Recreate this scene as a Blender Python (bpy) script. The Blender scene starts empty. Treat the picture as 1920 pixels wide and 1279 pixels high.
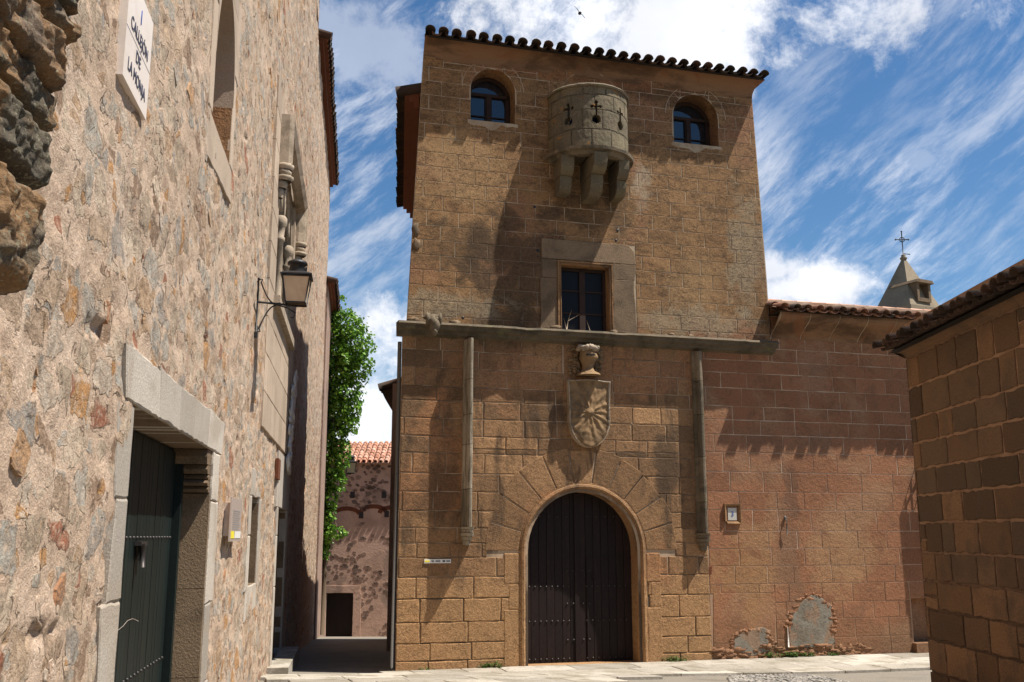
import bpy, bmesh, math, random
import numpy as np
from mathutils import Vector, Matrix, noise as mnoise
C = bpy.context.scene
R_ = math.radians
# ------------------------------------------------------------------ camera, sky, sun, exposure
F_PX = 1850.0; TH = math.atan(365/F_PX); EYE = 1.6
cd = bpy.data.cameras.new('camera'); cam = bpy.data.objects.new('camera', cd); C.collection.objects.link(cam)
cam.location = (0, 0, EYE); cam.rotation_euler = (math.pi/2+TH, 0, 0)
cd.sensor_fit = 'HORIZONTAL'; cd.sensor_width = 36; cd.lens = 36*F_PX/1920; cd.clip_end = 3000; cd.clip_start = .05
C.camera = cam
SUN = Vector((2.19, -.448, 4.5)).normalized()
SUN_EL = math.asin(SUN.z); SUN_AZ = math.atan2(SUN.x, SUN.y)
sl = bpy.data.lights.new('sun', 'SUN'); sl.energy = 5.0; sl.angle = R_(.5); sl.color = (1, .95, .87)
so = bpy.data.objects.new('sun', sl); C.collection.objects.link(so); so.location = (30, -10, 60)
so.rotation_euler = SUN.to_track_quat('Z', 'Y').to_euler()
C.view_settings.view_transform = 'Standard'; C.view_settings.look = 'None'; C.view_settings.gamma = 1
C.view_settings.use_curve_mapping = False
C.view_settings.exposure = 0.80
def ray(px, py):
    cx = (px-960)/F_PX; cy = (639.5-py)/F_PX
    return Vector((cx, math.cos(TH)-cy*math.sin(TH), math.sin(TH)+cy*math.cos(TH)))
def azel(px, py):
    d = ray(px, py).normalized(); return math.atan2(d.x, d.y), math.asin(d.z)
W = bpy.data.worlds.new("World"); C.world = W; W.use_nodes = True
def build_world():
    nt = W.node_tree; N = nt.nodes; Lk = nt.links; N.clear()
    def n(t, **k):
        x = N.new(t)
        for a, b in k.items(): setattr(x, a, b)
        return x
    def m(op, a, b=None, c=None, clamp=False):
        x = n('ShaderNodeMath', operation=op, use_clamp=clamp)
        for i, v in enumerate((a, b, c)):
            if v is None: continue
            if isinstance(v, (int, float)): x.inputs[i].default_value = v
            else: Lk.new(v, x.inputs[i])
        return x.outputs[0]
    tc = n('ShaderNodeTexCoord'); sp = n('ShaderNodeSeparateXYZ'); Lk.new(tc.outputs['Generated'], sp.inputs[0])
    X, Y, Z = sp.outputs
    az = m('ARCTAN2', X, Y); el = m('ARCSINE', Z)
    sky = n('ShaderNodeTexSky', sky_type='NISHITA', sun_disc=False)
    sky.sun_elevation = SUN_EL; sky.sun_rotation = SUN_AZ; sky.air_density = 1.0; sky.dust_density = .3; sky.ozone_density = 2.0
    hs = n('ShaderNodeHueSaturation'); hs.inputs['Saturation'].default_value = 1.25; hs.inputs['Value'].default_value = 1.0
    Lk.new(sky.outputs[0], hs.inputs['Color'])
    def vec(a, b, c=0.0):
        x = n('ShaderNodeCombineXYZ')
        for i, v in enumerate((a, b, c)):
            if isinstance(v, (int, float)): x.inputs[i].default_value = v
            else: Lk.new(v, x.inputs[i])
        return x.outputs[0]
    def noi(v, s, d=8, r=.55, dist=0.0):
        x = n('ShaderNodeTexNoise'); x.inputs['Scale'].default_value = s; x.inputs['Detail'].default_value = d
        x.inputs['Roughness'].default_value = r; x.inputs['Distortion'].default_value = dist; Lk.new(v, x.inputs['Vector']); return x.outputs['Fac']
    def mr(v, a, b, lo=0.0, hi=1.0):
        x = n('ShaderNodeMapRange', interpolation_type='SMOOTHSTEP'); Lk.new(v, x.inputs[0])
        x.inputs[1].default_value = a; x.inputs[2].default_value = b; x.inputs[3].default_value = lo; x.inputs[4].default_value = hi; return x.outputs[0]
    P = vec(az, el)
    base = noi(P, 7, 12, .66, .25); fine = noi(P, 30, 10, .7)
    mask = None
    def add(v):
        nonlocal mask
        mask = v if mask is None else m('MAXIMUM', mask, v)
    # cumulus banks at their bearings (azimuth, elevation, half sizes, strength)
    for px, py, hw, hh, st in ((1250, 20, 520, 165, 1.0), (1130, 105, 330, 110, .9), (1600, 30, 260, 120, .85), (690, 620, 150, 105, 1.0), (660, 760, 230, 110, .9), (1530, 535, 170, 50, 1.0), (1440, 505, 90, 40, .9), (1722, 300, 44, 26, .25), (1722, 503, 45, 32, .45), (700, 90, 240, 110, .35)):
        a0, e0 = azel(px, py); a1, _ = azel(px+hw, py); _, e1 = azel(px, py-hh)
        da = m('DIVIDE', m('SUBTRACT', az, a0), abs(a1-a0)); de = m('DIVIDE', m('SUBTRACT', el, e0), abs(e1-e0))
        r = m('SQRT', m('ADD', m('MULTIPLY', da, da), m('MULTIPLY', de, de)))
        v = m('ADD', m('SUBTRACT', 1.0, r), m('MULTIPLY', m('SUBTRACT', base, .5), 3.2))
        v = m('ADD', v, m('MULTIPLY', m('SUBTRACT', fine, .5), 1.3))
        add(m('MULTIPLY', mr(v, -.05, .75), st))
    # wind-drawn cirrus
    ca, sa = math.cos(R_(36)), math.sin(R_(36))
    u = m('ADD', m('MULTIPLY', az, ca), m('MULTIPLY', el, sa)); w = m('SUBTRACT', m('MULTIPLY', el, ca), m('MULTIPLY', az, sa))
    wq = m('ADD', w, m('MULTIPLY', m('SUBTRACT', noi(P, 4, 2), .5), .045))
    ci = noi(vec(m('MULTIPLY', u, 4.5), m('MULTIPLY', wq, 16.0), 3.7), 1.3, 14, .68, .1)
    ci2 = noi(vec(m('MULTIPLY', u, 13.0), m('MULTIPLY', wq, 50.0), 1.1), 1.0, 12, .7, .15)
    pt = noi(P, 3.1, 3, .5)
    cim = m('MULTIPLY', mr(m('ADD', m('MULTIPLY', ci, .6), m('MULTIPLY', ci2, .4)), .42, .64), mr(pt, .30, .52))
    add(m('MULTIPLY', cim, .62))
    mask = m('MULTIPLY', mask, mr(Y, -.05, .35))
    shade = mr(noi(P, 5.5, 6, .5), .3, .7, 7.6, 10.0)
    cl = n('ShaderNodeCombineColor')
    Lk.new(m('MULTIPLY', shade, .97), cl.inputs[0]); Lk.new(m('MULTIPLY', shade, .99), cl.inputs[1]); Lk.new(m('MULTIPLY', shade, 1.05), cl.inputs[2])
    mx = n('ShaderNodeMix', data_type='RGBA'); Lk.new(mask, mx.inputs[0]); Lk.new(hs.outputs[0], mx.inputs[6]); Lk.new(cl.outputs[0], mx.inputs[7])
    bg = n('ShaderNodeBackground'); bg.inputs['Strength'].default_value = .068; Lk.new(mx.outputs[2], bg.inputs[0])
    out = n('ShaderNodeOutputWorld'); Lk.new(bg.outputs[0], out.inputs[0])
build_world()

# ------------------------------------------------------------------ frames
class Frame:
    """a wall plane: local x runs along the wall, local y into it, z up; the visible face is y=0"""
    def __init__(s, ox, oy, ang):
        s.ox, s.oy, s.ang = ox, oy, ang; s.c, s.s = math.cos(ang), math.sin(ang)
    def at(s, px, py, out=0.0):
        d = ray(px, py); nx, ny = -s.s, s.c
        ox, oy = s.ox-nx*out, s.oy-ny*out
        t = (nx*ox+ny*oy)/(nx*d.x+ny*d.y)
        X, Y, Z = d.x*t, d.y*t, EYE+d.z*t
        return ((X-s.ox)*s.c+(Y-s.oy)*s.s, Z)
    def w(s, x, y, z): return Vector((s.ox+x*s.c-y*s.s, s.oy+x*s.s+y*s.c, z))
    def loc(s, X, Y): return ((X-s.ox)*s.c+(Y-s.oy)*s.s, -(X-s.ox)*s.s+(Y-s.oy)*s.c)
FF = Frame(0, 17, R_(15))
FL = Frame(-1.3, 0, math.pi/2+math.atan(.155))
FR = Frame(4.55, 11, -math.pi/2+math.atan(-.0106))
WORLD = Frame(0, 0, 0)
def gz(x, y):
    ys = [(-60, .0), (7, 0), (12, -.22), (15, -.44), (16.4, -.56), (17.4, -.6), (24, -1.05), (38, -2.07), (45, -2.75), (60, -3.0), (900, -3.0)]
    def f(y):
        for (a, za), (b, zb) in zip(ys, ys[1:]):
            if y <= b: return za+(zb-za)*(y-a)/(b-a)
        return ys[-1][1]
    v = f(y)
    if y > 16.4:
        k = min(1, max(0, (x+1.6)/1.2)); v = v*(1-k)+(-.56)*k
    return v

# ------------------------------------------------------------------ materials
def mat(name, base=(.4, .4, .4), ramp=None, stain=None, stain_scale=1.0, stain_amt=.5, stain_lo=.45, stain_hi=.65, stain_stretch=(1, 1, 1), stain2=None, stain2_scale=.5, s2=(.5, .62),
        grain=.25, grain_scale=60, bump=.5, bump_d=.006, bump_scale=28, bump2=.0, bump2_scale=6, rough=.92, metal=0.0, speck=None, speck_scale=90, low=None, spec=.25, patches=(), peb=None, crack=None, dim=1.0, tone=(1, 1, 1), vj=(.8, 1.18)):
    D_ = lambda c: tuple(v*dim*t for v, t in zip(c, tone))
    base = D_(base); ramp = [(p, D_(c)) for p, c in ramp] if ramp else None; stain = D_(stain) if stain else None; stain2 = D_(stain2) if stain2 else None; speck = D_(speck) if speck else None
    low = [(D_(q[0]),)+tuple(q[1:]) for q in low] if low else None; patches = [(D_(q[0]),)+tuple(q[1:]) for q in patches]
    m = bpy.data.materials.new(name); m.use_nodes = True; nt = m.node_tree; N = nt.nodes; Lk = nt.links
    b = N['Principled BSDF']; b.inputs['Roughness'].default_value = rough; b.inputs['Metallic'].default_value = metal
    b.inputs['Specular IOR Level'].default_value = spec
    tc = N.new('ShaderNodeTexCoord'); co = tc.outputs['Object']
    def noi(s, d=8, r=.6, st=None, dist=0):
        x = N.new('ShaderNodeTexNoise'); x.inputs['Scale'].default_value = s; x.inputs['Detail'].default_value = d; x.inputs['Roughness'].default_value = r; x.inputs['Distortion'].default_value = dist
        v = co
        if st:
            mp = N.new('ShaderNodeMapping'); mp.inputs['Scale'].default_value = st; Lk.new(co, mp.inputs[0]); v = mp.outputs[0]
        Lk.new(v, x.inputs['Vector']); return x.outputs['Fac']
    def mr(v, a, c, lo=0., hi=1.):
        x = N.new('ShaderNodeMapRange'); x.interpolation_type = 'SMOOTHSTEP'; Lk.new(v, x.inputs[0])
        for i, q in enumerate((a, c, lo, hi)): x.inputs[i+1].default_value = q
        return x.outputs[0]
    def mix(fac, A, B, typ='MIX'):
        x = N.new('ShaderNodeMix'); x.data_type = 'RGBA'; x.blend_type = typ
        for i, q in ((0, fac), (6, A), (7, B)):
            if hasattr(q, 'is_linked') or hasattr(q, 'links'): Lk.new(q, x.inputs[i])
            elif isinstance(q, (int, float)): x.inputs[i].default_value = q
            else: x.inputs[i].default_value = (*q, 1)
        return x.outputs[2]
    col = None
    if ramp:
        at = N.new('ShaderNodeAttribute'); at.attribute_name = 'tint'
        sp = N.new('ShaderNodeSeparateColor'); Lk.new(at.outputs['Color'], sp.inputs[0])
        cr = N.new('ShaderNodeValToRGB'); e = cr.color_ramp.elements
        while len(e) < len(ramp): e.new(.5)
        for i, (p, c) in enumerate(ramp): e[i].position = p; e[i].color = (*c, 1)
        Lk.new(sp.outputs[0], cr.inputs[0]); col = cr.outputs[0]
        v = N.new('ShaderNodeMapRange'); Lk.new(sp.outputs[1], v.inputs[0]); v.inputs[3].default_value = vj[0]; v.inputs[4].default_value = vj[1]
        hsv = N.new('ShaderNodeHueSaturation'); Lk.new(col, hsv.inputs['Color']); Lk.new(v.outputs[0], hsv.inputs['Value']); col = hsv.outputs[0]
    if col is None:
        rg = N.new('ShaderNodeRGB'); rg.outputs[0].default_value = (*base, 1); col = rg.outputs[0]
    if stain: 
        s_ = noi(stain_scale, 10, .62, stain_stretch, .4)
        f = mr(s_, stain_lo, stain_hi, 0, stain_amt); col = mix(f, col, stain)
    if stain2:
        f = mr(noi(stain2_scale, 9, .6, None, .6), s2[0], s2[1], 0, .8); col = mix(f, col, stain2)
    if low:   # dirt / damp zones at real heights: (colour, z full, z gone)
        for (lc, z0, z1, amt) in low:
            sx = N.new('ShaderNodeSeparateXYZ'); Lk.new(co, sx.inputs[0])
            ad = N.new('ShaderNodeMath'); ad.operation = 'MULTIPLY_ADD'; Lk.new(noi(2.6, 8, .6), ad.inputs[0]); ad.inputs[1].default_value = abs(z1-z0)*1.3; Lk.new(sx.outputs[2], ad.inputs[2])
            ad2 = N.new('ShaderNodeMath'); ad2.operation = 'SUBTRACT'; Lk.new(ad.outputs[0], ad2.inputs[0]); ad2.inputs[1].default_value = abs(z1-z0)*.65
            f = mr(ad2.outputs[0], min(z0, z1), max(z0, z1), amt if z0 < z1 else 0, 0 if z0 < z1 else amt); col = mix(f, col, lc)
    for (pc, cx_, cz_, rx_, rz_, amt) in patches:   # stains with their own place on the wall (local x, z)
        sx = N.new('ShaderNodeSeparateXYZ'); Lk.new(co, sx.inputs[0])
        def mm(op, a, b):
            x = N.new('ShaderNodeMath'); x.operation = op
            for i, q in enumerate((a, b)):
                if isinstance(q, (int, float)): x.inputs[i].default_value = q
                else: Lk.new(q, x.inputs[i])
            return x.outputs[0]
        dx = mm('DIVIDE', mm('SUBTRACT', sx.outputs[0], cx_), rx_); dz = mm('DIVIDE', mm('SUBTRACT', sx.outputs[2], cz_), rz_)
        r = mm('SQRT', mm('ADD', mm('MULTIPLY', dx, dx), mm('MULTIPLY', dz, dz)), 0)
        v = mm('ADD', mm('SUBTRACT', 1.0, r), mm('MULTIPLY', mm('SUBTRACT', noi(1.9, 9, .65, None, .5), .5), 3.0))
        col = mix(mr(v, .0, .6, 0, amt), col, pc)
    if speck:
        f = mr(noi(speck_scale, 3, .5), .58, .66, 0, .7); col = mix(f, col, speck)
    if crack:
        ck_ = noi(crack[0], 7, .62, (1, 1, 1.7), 1.3); a_ = N.new('ShaderNodeMath'); a_.operation = 'SUBTRACT'; Lk.new(ck_, a_.inputs[0]); a_.inputs[1].default_value = .5
        c2 = N.new('ShaderNodeMath'); c2.operation = 'ABSOLUTE'; Lk.new(a_.outputs[0], c2.inputs[0]); f = mr(c2.outputs[0], .0, .03, crack[1], 0)
        mk = mr(noi(crack[0]*.35, 4, .6), .40, .52); m2 = N.new('ShaderNodeMath'); m2.operation = 'MULTIPLY'; Lk.new(f, m2.inputs[0]); Lk.new(mk, m2.inputs[1]); col = mix(m2.outputs[0], col, D_(crack[2]))
    g = noi(grain_scale, 6, .75)
    gv = mr(g, .25, .75, 1-grain, 1+grain)
    hv = N.new('ShaderNodeHueSaturation'); Lk.new(col, hv.inputs['Color']); Lk.new(gv, hv.inputs['Value']); col = hv.outputs[0]
    Lk.new(col, b.inputs['Base Color'])
    if bump > 0:
        bp = N.new('ShaderNodeBump'); bp.inputs['Strength'].default_value = bump; bp.inputs['Distance'].default_value = bump_d
        h = noi(bump_scale, 10, .65)
        if peb:
            vo_ = N.new('ShaderNodeTexVoronoi'); vo_.inputs['Scale'].default_value = peb[0]; vo_.feature = 'SMOOTH_F1'; Lk.new(co, vo_.inputs['Vector'])
            pm = N.new('ShaderNodeMath'); pm.operation = 'MULTIPLY_ADD'; Lk.new(vo_.outputs['Distance'], pm.inputs[0]); pm.inputs[1].default_value = -peb[1]; Lk.new(h, pm.inputs[2]); h = pm.outputs[0]
        Lk.new(h, bp.inputs['Height'])
        last = bp
        if bump2 > 0:
            b2 = N.new('ShaderNodeBump'); b2.inputs['Strength'].default_value = bump2; b2.inputs['Distance'].default_value = .03
            Lk.new(noi(bump2_scale, 6, .6), b2.inputs['Height']); Lk.new(b2.outputs[0], bp.inputs['Normal'])
        Lk.new(last.outputs[0], b.inputs['Normal'])
    return m
M = {}
# upper tower: ochre render with incised joints
BLACKISH = (.085, .062, .042)
M['render'] = mat('ochre_render', tone=(1.07, .95, .80), dim=0.7, crack=(5.5, .85, (.06, .04, .028)), peb=(45, .35), vj=(.9, 1.08), ramp=[(0, (.32, .20, .108)), (.5, (.35, .22, .115)), (1, (.38, .245, .135))], stain=(.13, .085, .05), stain_scale=3.2, stain_amt=.7, stain_lo=.48, stain_hi=.66, stain_stretch=(1, 1, 2.0),
    stain2=(.36, .20, .125), stain2_scale=.55, s2=(.50, .62), grain=.34, grain_scale=34, bump=.8, bump_d=.007, bump_scale=15, bump2=.3, bump2_scale=5, speck=(.12, .08, .05), speck_scale=45,
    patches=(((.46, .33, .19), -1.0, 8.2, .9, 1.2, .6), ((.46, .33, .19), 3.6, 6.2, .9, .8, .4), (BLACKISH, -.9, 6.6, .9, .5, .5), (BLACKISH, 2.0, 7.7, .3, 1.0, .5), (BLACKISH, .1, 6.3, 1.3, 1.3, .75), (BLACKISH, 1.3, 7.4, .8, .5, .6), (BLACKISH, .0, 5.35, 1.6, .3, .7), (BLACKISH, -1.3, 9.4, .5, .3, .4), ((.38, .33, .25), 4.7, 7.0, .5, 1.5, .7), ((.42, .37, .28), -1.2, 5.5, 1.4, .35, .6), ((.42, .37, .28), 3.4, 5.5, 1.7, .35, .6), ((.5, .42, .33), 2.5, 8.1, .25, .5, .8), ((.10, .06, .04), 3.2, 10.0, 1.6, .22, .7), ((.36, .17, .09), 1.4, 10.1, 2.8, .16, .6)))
M['render_joint'] = mat('pale_joint', dim=.84, patches=((BLACKISH, .1, 6.3, 1.3, 1.3, .65), (BLACKISH, .0, 5.35, 1.6, .3, .6)), base=(.50, .39, .27), stain=(.30, .2, .11), stain_scale=1.6, stain_amt=.85, grain=.2, bump=.4, bump_d=.004)
M['ashlar'] = mat('weathered_ashlar', tone=(1.06, .93, .80), dim=0.74, crack=(3.5, .5, (.08, .055, .035)), peb=(70, .3), ramp=[(0, (.17, .115, .07)), (.35, (.30, .19, .105)), (.7, (.38, .245, .135)), (1, (.43, .275, .15))], stain=(.09, .065, .045), stain_scale=1.5, stain_amt=.8, stain_lo=.50, stain_hi=.66, stain_stretch=(2.0, 2.0, .5),
    stain2=(.42, .23, .12), stain2_scale=.6, s2=(.52, .64), grain=.40, grain_scale=48, bump=.9, bump_d=.010, bump_scale=22, bump2=.4, bump2_scale=7, low=[((.46, .30, .16), .55, 1.1, .75)], speck=(.12, .085, .055), speck_scale=70,
    patches=((BLACKISH, -1.3, 2.4, .5, 1.0, .6), (BLACKISH, 2.85, 2.9, .35, .7, .75), (BLACKISH, .0, 5.0, .9, .3, .6), ((.40, .22, .13), -.2, 4.4, 1.2, .6, .5), ((.40, .22, .13), 2.7, 4.6, .7, .5, .5)))
M['ashlar_joint'] = mat('ashlar_joint', dim=.95, base=(.44, .32, .21), stain=(.12, .08, .05), stain_scale=1.1, stain_amt=.8, stain_lo=.45, stain_hi=.6, grain=.2, bump=.5, bump_d=.006, low=[((.08, .055, .035), .5, 1.3, .95)])
M['plaster_block'] = mat('reddish_render', tone=(1.08, .92, .80), vj=(.88, 1.1), dim=0.7, crack=(4.2, .5, (.12, .07, .045)), peb=(40, .3), ramp=[(0, (.30, .155, .088)), (.5, (.36, .19, .108)), (1, (.40, .215, .125))], stain=(.22, .13, .085), stain_scale=2.0, stain_amt=.7, stain_lo=.5, stain_hi=.7,
    stain2=(.40, .26, .16), stain2_scale=.7, s2=(.52, .66), grain=.30, grain_scale=32, bump=.9, bump_d=.010, bump_scale=16, bump2=.4, bump2_scale=4.5, low=[((.23, .15, .09), -.5, .35, .7)],
    patches=(((.47, .32, .18), 6.3, 1.2, 1.0, .8, .6), ((.47, .32, .18), 4.6, 1.6, .6, .4, .5), ((.16, .10, .07), 5.35, 2.3, .22, .9, .6), ((.42, .27, .14), 4.3, .9, .9, .75, .7), ((.26, .17, .11), 5.2, 1.2, .35, 1.5, .7), ((.26, .18, .13), 4.9, 3.3, 2.2, .35, .4), ((.45, .33, .24), 6.0, 4.6, .5, .8, .35)))
M['plaster_joint'] = mat('cream_joint', dim=1.0, base=(.56, .42, .30), stain=(.33, .19, .11), stain_scale=1.2, stain_amt=.9, grain=.15, bump=.3, low=[((.33, .2, .12), .3, 1.6, .95)])
M['granite'] = mat('granite', dim=0.88, tone=(1, .97, .92), ramp=[(0, (.40, .36, .315)), (1, (.52, .47, .41))], stain=(.34, .28, .22), stain_scale=1.5, stain_amt=.6, grain=.35, grain_scale=110, bump=.8, bump_d=.007, bump_scale=55, speck=(.25, .22, .19), speck_scale=140)
M['brown_granite'] = mat('brown_granite', dim=.54, tone=(1.05, .97, .85), ramp=[(0, (.26, .19, .13)), (1, (.34, .25, .17))], stain=(.13, .1, .07), stain_scale=2.5, stain_amt=.6, grain=.4, grain_scale=90, bump=.9, bump_d=.01, bump_scale=45, speck=(.45, .36, .27), speck_scale=110)
M['moss_shade_stone'] = mat('moss_shade_dark_stone', dim=.85, ramp=[(0, (.12, .092, .062)), (1, (.23, .18, .12))], stain=(.07, .06, .04), stain_scale=3, stain_amt=.8, stain2=(.15, .145, .07), stain2_scale=3.2, s2=(.58, .7), grain=.35, grain_scale=60, bump=.9, bump_d=.012, bump_scale=30)  # mossy stone; its dark tone also paints the right half-column's shade
M['lichen_stone'] = mat('lichen_stone', dim=.62, tone=(1.05, .98, .85), ramp=[(0, (.10, .082, .055)), (.3, (.21, .18, .125)), (1, (.26, .22, .155))], stain=(.17, .145, .11), stain_scale=2.4, stain_amt=.8, stain_lo=.42, stain_hi=.58, stain2=(.50, .23, .05), stain2_scale=3.6, s2=(.64, .68), grain=.3, grain_scale=70, bump=.9, bump_d=.01, bump_scale=35, speck=(.36, .33, .25), speck_scale=50)
M['gold_relief'] = mat('carved_sandstone', dim=.62, base=(.40, .25, .125), stain=(.13, .09, .055), stain_scale=4, stain_amt=.6, grain=.25, bump=.7, bump_d=.008, bump_scale=40)
M['rim_stone'] = mat('grey_carved_stone', base=(.36, .285, .21), stain=(.15, .12, .08), stain_scale=5, stain_amt=.6, grain=.3, bump=.7, bump_d=.008, bump_scale=40)
M['door_wood'] = mat('dark_brown_wood', dim=.27, ramp=[(0, (.045, .024, .019)), (1, (.066, .034, .027))], stain=(.03, .014, .012), stain_scale=3, stain_amt=.6, stain_stretch=(6, 6, .5), grain=.25, grain_scale=20, bump=.4, bump_d=.003, bump_scale=30, rough=.6, spec=.22)
M['green_wood'] = mat('dark_green_paint', dim=.27, tone=(1, .95, .95), ramp=[(0, (.026, .047, .042)), (1, (.036, .062, .055))], stain=(.02, .032, .03), stain_scale=2, stain_amt=.6, stain_stretch=(5, 5, .5), grain=.12, grain_scale=20, bump=.25, bump_d=.002, bump_scale=30, rough=.5, spec=.18)
M['old_wood'] = mat('old_window_wood', dim=.42, base=(.09, .045, .028), stain=(.04, .022, .015), stain_scale=4, grain=.2, bump=.4, bump_d=.003, rough=.7)
M['iron'] = mat('black_iron', base=(.022, .022, .024), grain=.2, bump=.3, bump_d=.002, rough=.5, metal=.3, spec=.4, stain=(.05, .035, .025), stain_scale=9, stain_amt=.5)
M['stud'] = mat('worn_iron_stud', base=(.055, .048, .045), grain=.2, bump=0, rough=.45, metal=.5)
M['tile'] = mat('weathered_roof_tile', ramp=[(0, (.07, .048, .035)), (.45, (.17, .095, .06)), (1, (.33, .16, .10))], stain=(.06, .05, .038), stain_scale=2.2, stain_amt=.75, grain=.3, grain_scale=40, bump=.6, bump_d=.006, bump_scale=30)
M['tile_dark'] = mat('blackened_roof_tile', ramp=[(0, (.035, .026, .02)), (1, (.11, .062, .042))], stain=(.03, .027, .02), stain_scale=3, stain_amt=.7, grain=.3, bump=.6, bump_d=.006)
M['tile_red'] = mat('red_roof_tile', ramp=[(0, (.42, .19, .12)), (.6, (.55, .28, .19)), (1, (.62, .38, .28))], stain=(.25, .16, .11), stain_scale=1.4, stain_amt=.6, grain=.25, bump=.5, bump_d=.006)
M['cove'] = mat('cove_plaster', tone=(1.1, .95, .8), dim=0.62, base=(.32, .205, .13), stain=(.10, .065, .042), stain_scale=1.6, stain_amt=.8, stain_lo=.42, stain_hi=.62, stain_stretch=(.6, 1, 2), stain2=(.30, .15, .085), stain2_scale=1.3, s2=(.54, .64), grain=.2, bump=.7, bump_d=.01, bump_scale=18)
M['red_brick'] = mat('red_brick', dim=.40, base=(.33, .11, .05), stain=(.2, .08, .04), stain_scale=3, grain=.2, bump=.6, bump_d=.01)
M['glass'] = mat('window_glass', base=(.012, .016, .022), grain=0, bump=.12, bump_d=.01, bump_scale=2, rough=.04, spec=.9)
M['dark_glass'] = mat('dark_glass', base=(.010, .009, .010), grain=0, bump=.1, bump_d=.01, bump_scale=2, rough=.3, spec=.12)
M['mortar'] = mat('pink_lime_mortar', ramp=[(0, (.50, .355, .265)), (.5, (.50, .36, .27)), (1, (.56, .43, .335))], stain=(.37, .245, .17), stain_scale=1.7, stain_amt=.8, stain_lo=.44, stain_hi=.6, stain2=(.56, .45, .36), stain2_scale=1.3, s2=(.52, .62), grain=.3, grain_scale=95, bump=.9, bump_d=.011, bump_scale=70, bump2=.25, bump2_scale=14,
    speck=(.33, .22, .16), speck_scale=46, peb=(70, .45))
M['rubble'] = mat('rubble_stone', tone=(1.03, .97, .9), ramp=[(0, (.47, .36, .26)), (.2, (.42, .27, .155)), (.34, (.40, .22, .10)), (.44, (.33, .16, .105)), (.54, (.38, .29, .22)), (.68, (.33, .32, .29)), (.84, (.40, .35, .30)), (1, (.50, .42, .33))],
    stain=(.28, .2, .14), stain_scale=6, stain_amt=.6, stain2=(.49, .355, .265), stain2_scale=5, s2=(.52, .64), grain=.28, grain_scale=60, bump=1.0, bump_d=.018, bump_scale=26, bump2=.4, bump2_scale=9, speck=(.2, .14, .1), speck_scale=38, crack=(9, .7, (.2, .14, .1)))
M['rubble_dark'] = mat('dark_rubble_stone', ramp=[(0, (.12, .085, .065)), (.5, (.19, .12, .09)), (1, (.26, .17, .12))], grain=.3, bump=.8, bump_d=.01)
M['pink_plaster'] = mat('pink_worn_plaster', dim=0.62, base=(.50, .34, .26), stain=(.38, .23, .16), stain_scale=1.2, stain_amt=.7, stain2=(.27, .19, .14), stain2_scale=.8, s2=(.54, .62), grain=.25, bump=.7, bump_d=.02, bump_scale=9)
M['dark_rock'] = mat('lichened_dark_rock', dim=.72, tone=(1, .97, .9), ramp=[(0, (.10, .085, .065)), (.5, (.16, .13, .09)), (1, (.21, .15, .11))], stain=(.05, .045, .04), stain_scale=6, stain_amt=.8, stain2=(.30, .17, .08), stain2_scale=2.6, s2=(.50, .62), grain=.35, grain_scale=90, bump=1.0, bump_d=.022, bump_scale=22, bump2=.5, bump2_scale=9, speck=(.3, .28, .2), speck_scale=55)
M['big_block'] = mat('brown_wall_block', vj=(.72, 1.3), tone=(1.05, .95, .8), dim=0.8, peb=(60, .3), ramp=[(0, (.145, .105, .075)), (.45, (.24, .15, .095)), (.75, (.30, .18, .105)), (1, (.36, .215, .125))], stain=(.13, .10, .08), stain_scale=2, stain_amt=.55, grain=.35, grain_scale=70, bump=.9, bump_d=.014, bump_scale=24, bump2=.4, bump2_scale=7, speck=(.13, .09, .06), speck_scale=60)
M['big_joint'] = mat('orange_mortar', dim=0.88, base=(.45, .27, .165), stain=(.28, .16, .10), stain_scale=2.5, stain_amt=.7, grain=.2, bump=.7, bump_d=.01, low=[((.10, .06, .04), .6, 2.0, .85)])
M['paving'] = mat('pale_paving', dim=0.66, crack=(3, .5, (.2, .17, .12)), ramp=[(0, (.42, .37, .30)), (1, (.62, .56, .47))], stain=(.28, .24, .17), stain_scale=1.9, stain_amt=.75, grain=.2, bump=.6, bump_d=.01, bump_scale=20)
M['ground'] = mat('worn_ground', base=(.20, .175, .14), stain=(.13, .115, .09), stain_scale=1.2, stain_amt=.6, grain=.3, bump=.8, bump_d=.02, bump_scale=10)
M['cobble'] = mat('cobble', ramp=[(0, (.13, .12, .105)), (1, (.32, .29, .25))], grain=.3, bump=.6, bump_d=.01)
M['ceramic'] = mat('white_ceramic', dim=0.8, base=(.62, .58, .5), grain=.05, bump=0, rough=.3, spec=.5)
M['sign'] = mat('cream_tile_sign', base=(.72, .63, .55), stain=(.6, .5, .42), stain_scale=3, stain_amt=.5, grain=.06, bump=.15, bump_d=.003, rough=.35, spec=.4)
M['ink'] = mat('dark_blue_ink', base=(.06, .06, .085), grain=0, bump=0, rough=.5)
M['blue'] = mat('blue_paint', base=(.05, .1, .35), grain=0, bump=0, rough=.5)
M['yellow'] = mat('yellow_print', base=(.75, .62, .05), grain=0, bump=0, rough=.5)
M['grey_print'] = mat('grey_print', base=(.2, .2, .2), grain=0, bump=0, rough=.5)
M['white_print'] = mat('white_print', base=(.72, .7, .64), grain=0, bump=0, rough=.4)
M['steel'] = mat('plaque_methacrylate', base=(.50, .41, .35), grain=.05, bump=0, rough=.22, spec=.5)
M['lamp_glass'] = mat('frosted_lamp_glass', base=(.62, .45, .29), stain=(.5, .34, .22), stain_scale=5, stain_amt=.5, grain=.04, bump=0, rough=.4, spec=.4)
M['smooth_stone'] = mat('smooth_pale_ashlar', dim=.86, ramp=[(0, (.42, .32, .235)), (1, (.50, .39, .29))], stain=(.33, .25, .18), stain_scale=1.5, stain_amt=.6, grain=.2, grain_scale=90, bump=.6, bump_d=.008, bump_scale=45)
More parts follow.
